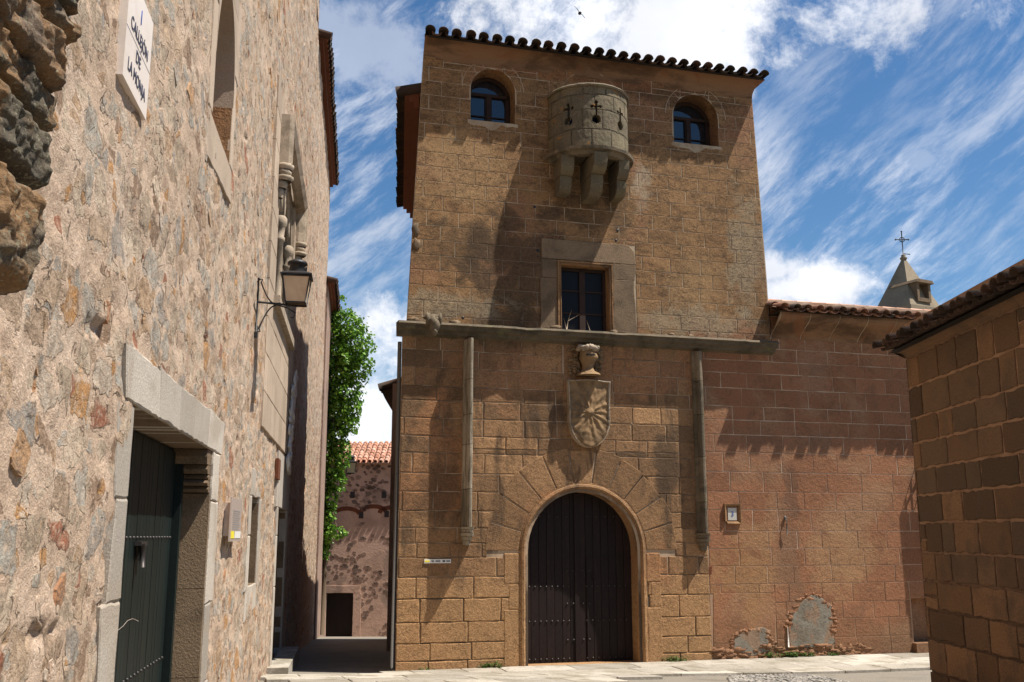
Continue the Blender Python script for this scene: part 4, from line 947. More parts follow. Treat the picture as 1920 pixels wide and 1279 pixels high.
# side eave down the alley flank
sv = MB()
def W2F(X, Y): return FF.loc(X, Y)
zs_e = 9.62
def se(t, ox, z): # along side wall
    p = FF.w(-1.72, 0, 0); X, Y = p.x+d_side.x*t+ox, p.y+d_side.y*t; l = W2F(X, Y); return (l[0], l[1], z)
for (o0, o1, z0, z1, mi_) in ((-.27, .02, zs_e-.1, zs_e-.04, 1), (-.19, .0, zs_e-.2, zs_e-.1, 1), (-.1, .0, zs_e-.33, zs_e-.2, 1)):
    vs = [se(t, o, z) for t in (.35, 6.8) for (o, z) in ((o0, z0), (o1, z0), (o1, z1), (o0, z1))]
    sv.add(vs, [(0, 1, 2, 3), (4, 5, 6, 7), (0, 1, 5, 4), (1, 2, 6, 5), (2, 3, 7, 6), (3, 0, 4, 7)], (.5, .5), 1)
for k in range(28):
    t = .35+k*.232
    p0 = Vector(se(t, -.42+rr.uniform(-.02, .02), zs_e-.02)); p1 = Vector(se(t, .05, zs_e+.06))
    sv.tube([p0, p1], .1, 8, (rr.random()*.6, .4), 0, True)
sv.build('side_eave', [M['tile_dark'], M['red_brick']], tower)
for (px, py) in ((1158, 432), (1155, 451), (1008, 470), (868, 596), (1002, 388)):
    x, z = FF.at(px, py); h_ = MB(); h_.lathe([(.0, -.011), (.022, -.012), (.03, -.004)], (x, 0, z), 8, axis='y'); h_.build('small_hole', M['iron'], tower)
# drain pipe at the left corner
dp = MB(); dp.tube([(TX0-.03, .06, -.5), (TX0-.03, .06, 4.85)], .035, 8); dp.build('downpipe', M['zinc'], tower)
# loose stones and rubble on the ledge, twigs
for (px, py, s_) in ((853, 600, .09), (775, 590, .10), (1260, 612, .07), (1295, 622, .06), (1152, 612, .08), (1042, 604, .09), (1275, 618, .045), (1248, 612, .05)):
    x, _ = FF.at(px, py, .1); l = MB(); l.lump((x, -.08, 5.17+s_*.35), (s_, .07, s_*.6), px, .5, 2, (.6, .5))
    tag(l.build('loose_stone', M['brown_granite'], tower), None)
# broken plaster corner
bp_ = MB(); r9 = random.Random(31)
for k, (px, py) in enumerate(((780, 430), (781, 458))):
    x, z = FF.at(px, py); bp_.lump((x, .0, z), (.07, .035, .12), k, .4, 2, (.3, .5))
bp_.build('exposed_corner_stone', M['brown_granite'], tower)

# ================================================================== PLASTERED WING (right)
wing = thing('plastered_wing', 'low reddish plastered house wing with pale block joints and tiled eave right of the tower', 'house', FF)
WX1 = 11.0; ZW = 5.62; wa = 5.06
rdx0, rdz1 = FF.at(1708, 1122); rdz0 = FF.at(1720, 1204)[1]; rdx1 = rdx0+.62
mb = MB()
outer = [(SEAM+.004, z_b), (WX1, z_b), (WX1, ZW+.4), (wa+.03, ZW+.4), (wa+.03, 5.0), (SEAM+.004, 5.0)]
sheet(mb, outer, [[(rdx0, rdz0), (rdx1, rdz0), (rdx1, rdz1), (rdx0, rdz1)]], .22, 0, rev_mi=1, y=.006)
zw = [-1.3]+sorted(FF.at(1550, y)[1] for y in (1238, 1195, 1160, 1128, 1093, 1060, 1028, 996, 957, 924, 888, 852, 820, 793, 768, 735, 707, 684, 660, 625, 600))+[ZW+.2]
r10 = random.Random(17)
def tfw(p, r): return (r.uniform(.1, .9), r.uniform(.2, .8))
masonry(mb, SEAM+.01, WX1, zw, (.5, .78), r10, rects=[(rdx0-.02, rdx1+.02, rdz0, rdz1), (SEAM-.1, wa+.02, 4.98, 9), (FF.at(1340, 1200)[0]-.6, FF.at(1455, 1160)[0], -1.3, FF.at(1400, 1112)[1]), (FF.at(1478, 1200)[0], FF.at(1562, 1160)[0], -1.3, FF.at(1500, 1150)[1])], joint=.007, bev=.004, jit=.004, mi=1, bond=False, y_back=.006, y_front=-.001, tf=tfw, seg=.12)
# plain worn plaster areas
for poly in ([(1338, 1205), (1454, 1205), (1454, 1112), (1338, 1112)], [(1338, 1262), (1454, 1262), (1454, 1207), (1338, 1207)], [(1479, 1262), (1561, 1262), (1561, 1152), (1479, 1152)]):
    block(mb, [FF.at(x, y) for x, y in poly], .006, .0005, r10, .0, .003, .006, .1, (.9, .5), 1)
mb.build('wall', [M['plaster_joint'], M['plaster_block']], wing)
def patch(poly, name, m, parent, y0=.006, y1=-.006, jit=.02, fr=FF, tint=(.5, .5)):
    p = MB(); r = random.Random(len(poly)*7+int(poly[0][0])); P = [fr.at(*q) for q in poly]
    block(p, P, y0, y1, r, 0, .012, jit, .05, tint); return p.build(name, m, parent)
patch([(1482, 1216), (1478, 1196), (1483, 1165), (1488, 1150), (1500, 1135), (1512, 1120), (1525, 1114), (1540, 1119), (1553, 1130), (1560, 1138), (1560, 1165), (1556, 1185), (1568, 1205), (1545, 1216)], 'cement_patch', M['grey_patch'], wing)
patch([(1376, 1222), (1376, 1195), (1390, 1186), (1410, 1180), (1430, 1176), (1446, 1182), (1440, 1202), (1445, 1222), (1410, 1230)], 'cement_patch', M['grey_patch'], wing)
patch([(1316, 1068), (1318, 1062), (1336, 1062), (1336, 1074), (1326, 1080), (1316, 1078)], 'exposed_brick', M['red_brick'], wing)
# crumbling foot of the wall
ft = MB(); r11 = random.Random(23)
for k in range(150):
    px = r11.uniform(1340, 1630); x, _ = FF.at(px, 1240); z = -.55+r11.random()**2*.22
    ft.lump((x, .012, z), (r11.uniform(.04, .16), r11.uniform(.015, .035), r11.uniform(.02, .06)), k, .8, 2, (r11.random(), r11.random()))
ft.build('eroded_footing', M['plaster_block'], wing)
for (cxp, czp, rx, rz, n) in ((1522, 1168, 44, 55, 26), (1410, 1200, 38, 24, 20)):
    ed = MB()
    for k in range(n):
        a = math.pi*(k/(n-1))*1.1-.15; q = FF.at(cxp+rx*r11.uniform(.92, 1.12)*math.cos(a), czp-rz*r11.uniform(.92, 1.12)*math.sin(a)+6)
        ed.lump((q[0], .002, q[1]), (r11.uniform(.02, .08), .010, r11.uniform(.015, .05)), k, .9, 2, (r11.uniform(.2, .8), r11.random()))
    ed.build('broken_plaster_edge', M['plaster_block'], wing)
rc = MB(); rc.box((rdx0-.0, .18, rdz0), (rdx1, .22, rdz1), (.2, .3)); rc.build('niche_back', M['plaster_block'], wing)
rs_ = MB(); rs_.box((rdx0-.04, -.12, rdz0-.22), (rdx1+.05, .1, rdz0-.01), (.9, .5)); rs_.build('stone_ledge', M['plaster_block'], wing)
# cove + eave + roof
zE = FF.at(1590, 585, .52)[1]
cv = MB(); cvp = [(.0, 5.30), (-.02, 5.36), (-.14, 5.46), (-.36, 5.60), (-.42, 5.68), (-.42, 5.73)]
cvp = [(y, z+(zE-5.78)) for y, z in cvp]
NX = 14
for i in range(NX):
    xa = wa+.02+i*.62; xb = xa+.61
    cv.add([(x, y-.004, z) for x in (xa+.004, xb-.004) for y, z in cvp], [(q, q+1, 7+q, 6+q) for q in range(5)], (rnd.random(), .5))
cv.add([(x, y+.004, z) for x in (wa, WX1) for y, z in cvp], [(q, q+1, 7+q, 6+q) for q in range(5)]+[tuple(range(6))], (.9, .9), 1)
cv.build('eave_cove', [M['cove'], M['render_joint']], wing)
rf = MB(); rr = random.Random(14)
rx0 = 5.02; ry1, rz1 = 2.3, zE+.78
rf.add([(rx0, -.46, zE-.03), (WX1, -.46, zE-.03), (WX1, ry1, rz1-.04), (rx0, ry1, rz1-.04)], [(0, 1, 2, 3)], (0, 0))
rf.add([(rx0, -.46, zE-.04), (WX1, -.46, zE-.04), (WX1, .1, zE-.04), (rx0, .1, zE-.04)], [(0, 1, 2, 3)], (0, 0))
tile_roof(rf, rx0+.05, WX1, -.56, zE-.01, ry1, rz1, rr, .235, .088, tone=(.15, 1))
rf.build('tiled_roof', M['tile'], wing)
rg = MB()
for k in range(26):
    x = 5.25+k*.36; z = rz1+.03-(.05 if k < 2 else 0)
    rg.tube([(x, ry1, z), (x+.38, ry1, z+.012)], [.10, .085], 10, (rr.uniform(.4, 1), rr.random()))
rg.build('ridge_tiles', M['tile_red'], wing)
bk = MB(); bk.add([(wa, .3, z_b), (WX1, .3, z_b), (WX1, .3, 6), (wa, .3, 6), (WX1, 5, z_b), (WX1, 5, 6), (wa, 5, 6), (wa, 5, z_b)], [(1, 4, 5, 2), (4, 7, 6, 5), (0, 1, 2, 3)]); bk.build('rear_wall', M['plaster_block'], wing)
# iron hook
hk = MB(); x, z = FF.at(1472, 985)
hk.tube([(x, 0, z+.12), (x, -.05, z+.1), (x, -.06, z), (x+.01, -.05, z-.16)], .012, 6); hk.lump((x, -.02, z+.13), (.03, .02, .05), 3, .4, 1)
tag(hk.build('wall_hook', M['zinc'], None), 'small grey iron hook fixed in the reddish plaster wall', 'hook'); bpy.data.objects['wall_hook'].location = (FF.ox, FF.oy, 0); bpy.data.objects['wall_hook'].rotation_euler = (0, 0, FF.ang)
pp = MB(); x, z = FF.at(1477, 1200); pp.tube([(x, -.02, z-.12), (x, -.02, z+.22)], .014, 6); o = pp.build('conduit_pipe', M['white_plaster'], None); o.location = (FF.ox, FF.oy, 0); o.rotation_euler = (0, 0, FF.ang); tag(o, 'short white pipe stub beside the grey cement patch', 'pipe')
# number niche
nn = thing('house_number', 'square stone frame holding a white ceramic tile with blue number 3', 'sign', FF)
nx0, nz1 = FF.at(1357, 945); nx1, nz0 = FF.at(1388, 982); nb = MB()
sweep(nb, [(nx0+.04, nz0+.04), (nx0+.04, nz1-.04), (nx1-.04, nz1-.04), (nx1-.04, nz0+.04), (nx0+.04, nz0+.04)], [(0, .0), (0, -.02), (.015, -.03), (.035, -.045), (.045, -.045), (.045, .0)], random.Random(1), .001, ends=False)
nb.build('stone_frame', M['ashlar'], nn)
t_ = MB(); t_.box((nx0+.07, -.012, nz0+.06), (nx1-.07, .003, nz1-.07)); to = t_.build('ceramic_tile', M['ceramic'], nn)
text('3', .13, M['blue'], to, (.5*(nx0+nx1), -.015, .5*(nz0+nz1)-.005), name='numeral')
sw_ = MB(); sw_.box((nx0+.03, -.004, nz0+.03), (nx1-.03, .0035, nz1-.03)); sw_.build('backing', M['plaster_block'], nn)
# strip sign
ss = thing('notice_strip', 'narrow white strip notice with yellow and blue ends on the tower ashlar', 'sign', FF)
sx0, sz1 = FF.at(795, 1049); sx1 = FF.at(845, 1049)[0]; sz0 = FF.at(820, 1056)[1]; sz1 = FF.at(820, 1048.5)[1]
b_ = MB(); b_.box((sx0, -.03, sz0), (sx1, -.014, sz1)); bo2 = b_.build('board', M['white_print'], ss)
for (a, b, m_) in ((.02, .2, 'yellow'), (.27, .36, 'grey_print'), (.42, .6, 'grey_print'), (.68, .78, 'ink'), (.82, .97, 'grey_print')):
    q = MB(); q.box((sx0+(sx1-sx0)*a, -.033, sz0+.018), (sx0+(sx1-sx0)*b, -.0305, sz1-.018)); q.build('printed_field', M[m_], ss)
# window grille whose shadow falls on the wing
gr = thing('window_grille', 'projecting iron window grille on the reddish wall behind the corner house', 'grille', FF)
gx0 = FF.at(1745, 1000)[0]+.04; G = MB(); go = .34
for k in range(16): x = gx0+k*.055; G.tube([(x, -go, 1.75), (x, -go, 3.5)], .014, 6)
for z in (1.75, 2.3, 2.9, 3.5): G.tube([(gx0, .0, z), (gx0, -go, z), (gx0+.83, -go, z), (gx0+.83, 0, z)], .016, 6)
for k in range(5): G.tube([(gx0, -go+.07*k, 1.75), (gx0, -go+.07*k, 3.5)], .012, 6)
for (y, z) in ((0, 3.25), (-.1, 3.5)): G.tube([(gx0+.02, y, z-.3), (gx0+.02, -go, 3.5)], .014, 6)
G.build('bars', M['iron'], gr)
G = MB(); G.box((gx0-.01, -go+.01, 1.2), (gx0+.84, .0, 1.74)); G.build('sill_block', M['plaster_block'], gr)
sh_ = MB(); sh_.box((gx0+.04, -go+.03, 1.76), (gx0+.8, -go+.05, 3.3)); sh_.build('solid_panel', M['old_wood'], gr)  # unseen panel added behind the bars so the cast shadow comes out solid

# ================================================================== LEFT RUBBLE BUILDING
left = thing('rubble_house', 'tall pink mortar and rubble stone building filling the left side', 'house', FL)
LXE = 33.7; LXS = 22.6
nX = [1.2]; 
while nX[-1] < LXE: nX.append(nX[-1]+max(.022, .0042*nX[-1]))
nX[-1] = LXE
nZ = [-2.6]
while nZ[-1] < 14.0: nZ.append(nZ[-1]+(.024 if nZ[-1] < 3 else .03 if nZ[-1] < 6 else .05))
# openings (x0,x1,z0,z1)
ld = (5.69, 8.89, -.4, 2.335)
nic = (7.72, 8.86, 5.02, 6.48)
slit = (12.35, 13.32, 1.0, 2.08)
d2 = (16.42, 18.42, -.45, 2.05)
got = (13.9, 17.2, 4.95, 7.75)
lh = [ld, nic, slit, d2, got]
X_ = np.array(sorted(set([round(x, 4) for x in nX]+[v for h in lh for v in h[:2]]))); Z_ = np.array(sorted(set([round(z, 4) for z in nZ]+[v for h in lh for v in h[2:]])))
gx_, gz_ = np.meshgrid(X_, Z_)
def vnoise(x, z, seed):
    r = np.random.RandomState(seed); T = r.rand(256, 256)
    xi = np.floor(x).astype(int); zi = np.floor(z).astype(int); fx = x-xi; fz = z-zi; fx = fx*fx*(3-2*fx); fz = fz*fz*(3-2*fz)
    a = T[xi % 256, zi % 256]; b = T[(xi+1) % 256, zi % 256]; c = T[xi % 256, (zi+1) % 256]; d = T[(xi+1) % 256, (zi+1) % 256]
    return (a*(1-fx)+b*fx)*(1-fz)+(c*(1-fx)+d*fx)*fz-.5
hgt = .035*vnoise(gx_*1.1, gz_*1.3, 1)+.022*vnoise(gx_*3.5, gz_*4, 2)+.016*vnoise(gx_*9, gz_*11, 3)+.009*vnoise(gx_*20, gz_*24, 4)+.005*vnoise(gx_*40, gz_*40, 9)
# pits where stones have fallen or mortar is lost
pit = vnoise(gx_*6, gz_*5, 5)+.5*vnoise(gx_*14, gz_*10, 6); hgt -= np.clip(pit-.46, 0, .10)*.28
fade = np.ones_like(hgt)
for h in lh:
    dd_ = np.maximum(np.maximum(h[0]-gx_, gx_-h[1]), np.maximum(h[2]-gz_, gz_-h[3])); fade = np.minimum(fade, np.clip(dd_/.12, 0, 1))
hgt = hgt*fade
hb = hgt.copy()
verts = np.stack([gx_.ravel(), -hgt.ravel(), gz_.ravel()], 1); nx_, nz_ = len(X_), len(Z_)
ii, jj = np.meshgrid(np.arange(nx_-1), np.arange(nz_-1)); xc = .5*(X_[ii]+X_[ii+1]); zc_ = .5*(Z_[jj]+Z_[jj+1]); ok = (zc_ < 13.72) | (xc < LXS)
for h in lh: ok &= ~((xc > h[0]) & (xc < h[1]) & (zc_ > h[2]) & (zc_ < h[3]))
a = (jj*nx_+ii)[ok]; faces = np.stack([a, a+1, a+1+nx_, a+nx_], 1)
me = bpy.data.meshes.new('rubble_wall')
me.vertices.add(len(verts)); me.vertices.foreach_set('co', verts.astype(np.float32).ravel())
me.loops.add(faces.size); me.loops.foreach_set('vertex_index', faces.astype(np.int32).ravel())
me.polygons.add(len(faces)); me.polygons.foreach_set('loop_start', np.arange(0, faces.size, 4, dtype=np.int32)); me.polygons.foreach_set('loop_total', np.full(len(faces), 4, dtype=np.int32))
me.update(calc_edges=True); me.validate(); me.materials.append(M['rubble_wall'])
at = me.attributes.new('tint', 'FLOAT_COLOR', 'CORNER'); col = np.ones((len(me.loops), 4), np.float32)*.5
tn = np.clip(.5+1.2*vnoise(gx_*.8, gz_*.9, 12).ravel(), 0, 1); col[:, 0] = tn[faces.ravel()]; at.data.foreach_set('color', col.ravel())
wo = bpy.data.objects.new('rubble_wall', me); C.collection.objects.link(wo); wo.parent = left
def hat(x, z):
    i = int(np.clip(np.searchsorted(X_, x)-1, 0, nx_-1)); j = int(np.clip(np.searchsorted(Z_, z)-1, 0, nz_-1)); return float(hgt[j, i])
dress = [(5.2, 9.42, -1, 2.72), (7.35, 9.15, 4.6, 9), (12.0, 13.7, .6, 2.45), (16.1, 18.7, -1, 3.0), (12.9, 18.6, 2.9, 8.6), (1, 3.95, 2.35, 9)]
st = MB(); rs = random.Random(40); NS = 13
def stone(x, z, a, b, ang, tint, dome=.006, lift=.004):
    c_, s_ = math.cos(ang), math.sin(ang); vs = []; nc = rs.randint(3, 5); cor = sorted((2*math.pi*(k+rs.uniform(-.28, .28))/nc) for k in range(nc)); cr = [rs.uniform(.82, 1.15) for _ in cor]
    NS_ = 15; out = []
    P_ = [(r*math.cos(t), r*math.sin(t)) for t, r in zip(cor, cr)]
    for k in range(NS_):          # walk the straight-sided outline, corners a little rounded, edge ragged
        f = k/NS_*nc; i_ = int(f); g = f-i_; p, q = P_[i_], P_[(i_+1) % nc]; u = p[0]+(q[0]-p[0])*g; w = p[1]+(q[1]-p[1])*g
        rd = 1+.08*math.sin(math.pi*g)+rs.uniform(-.07, .07); out.append((u*rd, w*rd))
    h0 = hat(x, z); tx, tz = rs.uniform(-.06, .06), rs.uniform(-.06, .06)
    for (f, o) in ((1.0, -.035), (.98, .0), (.88, dome*.8), (.45, dome)):
        for (u0, w0) in out:
            u, w = a*f*u0, b*f*w0; xx, zz = x+u*c_-w*s_, z+u*s_+w*c_
            jj_ = 0 if o < 0 else rs.uniform(-.0025, .0025)
            vs.append((xx, -(h0+lift+o+jj_+(u*tx+w*tz if o > -.01 else 0)), zz))
    fs = [(i*NS_+k, i*NS_+(k+1) % NS_, (i+1)*NS_+(k+1) % NS_, (i+1)*NS_+k) for i in range(3) for k in range(NS_)]+[tuple(range(3*NS_, 4*NS_))]
    st.add(vs, fs, tint, 0, False)
x = 1.6
while x < LXE-.3:
    step = .235 if x < 20 else .33
    z = -2.4
    while z < 13.6:
        zstep = .175 if x < 20 else .22
        px_ = x+rs.uniform(-.09, .09); pz_ = z+rs.uniform(-.06, .06)
        vis = pz_ < .62*px_+2.3 and pz_ > -.17*px_+1.0
        dens = .20
        if vnoise(np.array(px_*.7), np.array(pz_*.9), 15) > .2: dens *= .5
        if vis and rs.random() < dens and not any(q[0] < px_ < q[1] and q[2] < pz_ < q[3] for q in dress):
            a_s = rs.uniform(.06, .14) if rs.random() < .75 else rs.uniform(.13, .20); b_s = a_s*rs.uniform(.5, 1.05)
            if rs.random() < .25: a_s *= .5; b_s *= .6
            tn = rs.choice((rs.uniform(0, .2), rs.uniform(.85, 1), rs.uniform(.85, 1), rs.uniform(.5, .7), rs.uniform(.62, .9), rs.uniform(.15, .4), rs.uniform(.0, .15), rs.uniform(.3, .55), rs.uniform(.0, .1)))
            stone(px_, pz_, a_s, b_s, rs.gauss(.0, .5), (tn, rs.random()), rs.uniform(.0, .003), rs.uniform(-.012, .003))
        z += zstep
    x += step
st.build('wall_stones', M['rubble'], wo)
# reveals, backs
def reveal(h, depth, m_, name, back=True, mat_back=None):
    r = MB(); x0, x1, z0, z1 = h
    loop = [(x0, z0), (x1, z0), (x1, z1), (x0, z1)]
    r.add([(x, -.0, z) for x, z in loop]+[(x, depth, z) for x, z in loop], [(i, (i+1) % 4, 4+(i+1) % 4, 4+i) for i in range(4)]+([(4, 5, 6, 7)] if back else []), (.4, .5))
    return r.build(name, m_, left)
reveal(nic, .35, M['ashlar'], 'blind_niche'); reveal(slit, .9, M['brown_granite'], 'slit_window_reveal'); reveal(d2, 1.3, M['brown_granite'], 'doorway_reveal'); reveal(ld, .32, M['brown_granite'], 'doorway_reveal', True)
def dressed(polys, out, name, m_, tints=None, jit=.006, bev=.01, seg=.1, y0=.02):
    d = MB(); r = random.Random(len(polys)); 
    for k, p in enumerate(polys): block(d, p, y0, -out, r, .003, bev, jit, seg, (tints[k] if tints else r.random(), r.random()))
    return d.build(name, m_, left)
# niche spandrels + frame
sp_ = MB(); ncx, nhw, nspring = .5*(nic[0]+nic[1]), .5*(nic[1]-nic[0]), nic[3]-.9
for sg in (-1, 1):
    arc = [(ncx+sg*nhw*math.cos(math.pi/2*k/8), nspring+.9*math.sin(math.pi/2*k/8)) for k in range(9)]
    sp_.prism([(ncx+sg*nhw, nic[3]+.0)]+arc[::1], .3, -.012, (.4, .5))
sp_.build('niche_arch', M['smooth_stone'], left, recalc=True)
dressed([[(7.52, 5.02), (7.72, 5.02), (7.72, 6.0), (7.48, 6.0)], [(7.55, 6.0), (7.72, 6.0), (7.72, 6.7), (7.5, 6.7)], [(8.86, 5.0), (9.04, 5.0), (9.0, 5.9), (8.86, 5.9)], [(8.86, 5.9), (9.1, 5.9), (9.05, 6.7), (8.86, 6.7)], [(7.5, 4.6), (9.1, 4.7), (9.0, 5.0), (7.5, 5.0)], [(7.6, 6.48), (9.0, 6.48), (8.9, 6.7), (7.7, 6.7)]], .012, 'niche_surround', M['smooth_stone'], [.5]*6)
# door surround
lz0, lz1 = 2.335, 2.655
xs_ = [5.42, 6.35, 7.1, 7.75, 8.5, 9.38]; pol = []
for a, b in zip(xs_, xs_[1:]):
    s0 = (a-7.4)*.04; s1 = (b-7.4)*.04
    pol.append([(a, lz0), (b, lz0), (b+s1, lz1+rnd.uniform(-.02, .03)), (a+s0, lz1+rnd.uniform(-.02, .03))])
dressed(pol, .02, 'door_lintel', M['granite'], y0=.3)
dressed([[(5.38, z0), (5.69, z0), (5.69, z1), (5.38-d, z1)] for z0, z1, d in ((-.4, .55, .0), (.55, 1.25, .12), (1.25, 1.8, -.05), (1.8, 2.33, .12))], .012, 'door_jamb', M['granite'], y0=.05)
dressed([[(8.89, z0), (9.22+d, z0), (9.22+d, z1), (8.89, z1)] for z0, z1, d in ((-.4, .35, .1), (.35, 1.02, .0), (1.02, 1.9, .12), (1.9, 2.33, .04))], .02, 'door_jamb', M['granite'], y0=.05)
# stones of the far reveal (they show) and impost
fr_ = MB(); r = random.Random(5)
for (z0, z1) in ((-.4, .42), (.425, 1.15), (1.155, 1.96)): fr_.box((8.845, -.005, z0), (8.9, .3, z1), (r.random(), r.random()))
fr_.build('reveal_stone', M['brown_granite'], left)
im = MB()
for (d, z0, z1) in ((.10, 1.97, 2.02), (.16, 2.025, 2.07), (.13, 2.075, 2.12), (.19, 2.125, 2.2), (.26, 2.205, 2.33)):
    im.prism([(8.89, z0), (8.89-d, z0+.0), (8.89-d-.02, .5*(z0+z1)), (8.89-d, z1), (8.89, z1)], -.0, .29, (.4, .5))
im.build('impost', M['brown_granite'], left, recalc=True)
# green door
gd = MB(); yd2 = .26; x = 5.70; r = random.Random(6)
while x < 8.62:
    gd.box((x+.003, yd2+r.uniform(-.002, .002), -.1), (min(8.62, x+.105)-.003, yd2+.03, 2.30), (r.random(), r.random())); x += .105
gd.box((5.69, yd2+.025, -.3), (8.88, yd2+.06, 2.33), (0, 0))
gdo = gd.build('green_door', M['green_wood'], left)
gf = MB(); gf.box((8.64, yd2-.06, -.3), (8.72, yd2+.02, 2.31)); gf.box((8.76, yd2-.03, -.3), (8.84, yd2+.02, 2.31)); gf.build('door_frame', M['green_wood'], gdo)
studs([(6.95+k*.115, yd2-.003, zz) for zz in (1.585, .62) for k in range(15)], gdo, .014)
hd = MB(); hx_ = 7.33; hd.box((hx_-.11, yd2-.05, 1.53), (hx_+.11, yd2-.003, 1.56)); hd.box((hx_-.035, yd2-.05, 1.43), (hx_+.035, yd2-.012, 1.53)); hd.tube([(hx_-.07, yd2-.05, 1.54), (hx_-.07, yd2-.06, 1.38)], .02, 6); hd.build('handle', M['stud'], gdo)
# scratches on the door
scm = MB(); 
pts = [FL.at(px, py, -.255) for px, py in ((214, 1192), (222, 1182), (232, 1174), (240, 1164), (250, 1160), (261, 1165))]
scm.tube([(x, yd2-.001, z) for x, z in pts], .0016, 4); scm.build('chalk_mark', M['steel'], gdo)
# slit surround
dressed([[(12.05, .95), (12.35, .95), (12.35, 1.6), (12.1, 1.6)], [(12.1, 1.6), (12.35, 1.6), (12.35, 2.08), (12.05, 2.08)], [(13.32, .95), (13.6, .95), (13.65, 2.08), (13.32, 2.08)],
         [(12.2, 2.08), (12.7, 2.08), (12.7, 2.42), (12.2, 2.42)], [(12.95, 2.08), (13.5, 2.08), (13.5, 2.42), (12.95, 2.42)], [(12.15, .6), (13.5, .7), (13.4, 1.0), (12.2, 1.0)]], .015, 'slit_surround', M['granite'], y0=.1)
sk = MB(); sk.box((12.7, .1, 2.08), (12.95, .12, 2.42)); sk.build('slit_notch', M['iron'], left)
# second doorway
dressed([[(16.12, z0), (16.42, z0), (16.42, z1), (16.12, z1)] for z0, z1 in ((-.5, .8), (.8, 1.6), (1.6, 2.05))]+[[(18.42, z0), (18.75, z0), (18.75, z1), (18.42, z1)] for z0, z1 in ((-.9, .8), (.8, 2.05))]+[[(16.0, 2.05), (18.8, 2.05), (18.7, 2.95), (16.1, 2.95)]], .03, 'doorway_surround', M['granite'], y0=.1)
ts = MB(); ts.box((15.9, -.32, -.62), (18.9, .0, -.38), (.8, .5)); ts.build('doorstep', M['paving'], left)
dk = MB(); dk.box((16.42, 1.25, -.5), (18.42, 1.28, 2.05)); dk.build('solid_panel', M['old_wood'], left)
# gothic window
pans = []
rp = random.Random(3); zc2 = courses(3.0, 7.95, .5, rp, .1)
gp = MB()
masonry(gp, 13.0, 18.5, zc2, (.5, .95), rp, rects=[got], y_back=.05, y_front=-.032, joint=.004, bev=.006, jit=.003, bond=False, tf=lambda p, r: (r.uniform(.3, .8), r.random()))
gp.build('window_ashlar', M['smooth_stone'], left)
gb = MB(); gb.box((got[0], .36, got[2]), (got[1], .38, got[3])); gb.build('window_back', M['dark_glass'], left)
gs = MB(); 
gs.add([(x, y, z) for y in (-.03, .37) for x, z in ((got[0], got[2]), (got[1], got[2]), (got[1], got[3]), (got[0], got[3]))], [(i, (i+1) % 4, 4+(i+1) % 4, 4+i) for i in range(4)], (.3, .5))
mx_ = .5*(got[0]+got[1])
for (a, b) in ((got[0], mx_), (mx_, got[1])):   # pointed heads
    c = .5*(a+b); w = .5*(b-a); spr = got[3]-1.15
    for sg in (-1, 1):
        arc = [(c+sg*w*(1-k/8.)**.6*1.0, spr+1.0*math.sin(math.pi/2*k/8)) for k in range(9)]
        gs.prism([(c+sg*w, got[3]), ]+arc+[(c, got[3])], .02, .25, (.5, .5))
        arc2 = [(c+sg*w*.72*(1-k/8.)**.6, spr+.1+.72*math.sin(math.pi/2*k/8)) for k in range(9)]
        gs.tube([(x, .08, z) for x, z in arc2], .05, 6, (.5, .5))
gs.build('window_tracery', M['rim_stone'], left, recalc=True)
for xc_ in (mx_-.2, got[1]-.16):
    cl_ = MB(); spr = got[3]-1.2
    cl_.lathe([(r_*.62, h_) for r_, h_ in [(.2, got[2]), (.2, got[2]+.1), (.14, got[2]+.14), (.16, got[2]+.22), (.10, got[2]+.3), (.095, spr-.35), (.13, spr-.33), (.13, spr-.28), (.1, spr-.26), (.13, spr-.1), (.17, spr-.06), (.17, spr+.04), (.12, spr+.08)]], (xc_, .06, 0), 10)
    cl_.build('colonnette', M['rim_stone'], left)
sl2 = MB(); sl2.box((got[0]-.15, -.12, got[2]-.14), (got[1]+.15, .3, got[2]-.002), (.7, .5)); sl2.build('window_sill', M['rim_stone'], left)
hm = MB(); hx0, hx1, hzt = 13.75, 17.6, FL.at(540, 172, .2)[1]
sweep(hm, [(hx0, hzt-.6), (hx0, hzt), (hx1, hzt), (hx1, hzt-.6)], [(-.06, -.03), (-.06, -.08), (.0, -.18), (.12, -.22), (.15, -.16), (.15, -.03)], random.Random(4), .003)
hm.build('hood_moulding', M['rim_stone'], left)
for x in (hx0-.0, hx1+.0):
    lb = MB(); sgn = -1 if x == hx0 else 1
    for (w, o, z0, z1) in ((.30, .30, hzt-.68, hzt-.6), (.26, .26, hzt-.77, hzt-.69), (.3, .3, hzt-.85, hzt-.78), (.2, .2, hzt-.96, hzt-.86), (.13, .15, hzt-1.1, hzt-.97)):
        lb.lathe([(w*.38, z0), (w*.46, .5*(z0+z1)), (w*.45, z1), (.0, z1)], (x-sgn*-.05, -.10*o/.3, 0), 8)
    lb.build('label_stop', M['rim_stone'], left)
# white plaster patch, small brick tile, drip crack
wp = MB(); r = random.Random(77)
for k in range(26):
    f = k/25; px = 548-14*f+r.uniform(-3, 3); py = 705+170*f; x, z = FL.at(px, py)
    wp.lump((x, -.055, z), (.16+.16*r.random(), .03, .10+.05*r.random()), k, .6, 2, (.5, .5))
wp.build('white_plaster_patch', M['white_plaster'], left)
bt = MB(); x, z = FL.at(518, 880); bt.box((x-.22, -.05, z-.16), (x+.22, 0, z+.16)); bt.build('brick_tile', M['red_brick'], left)
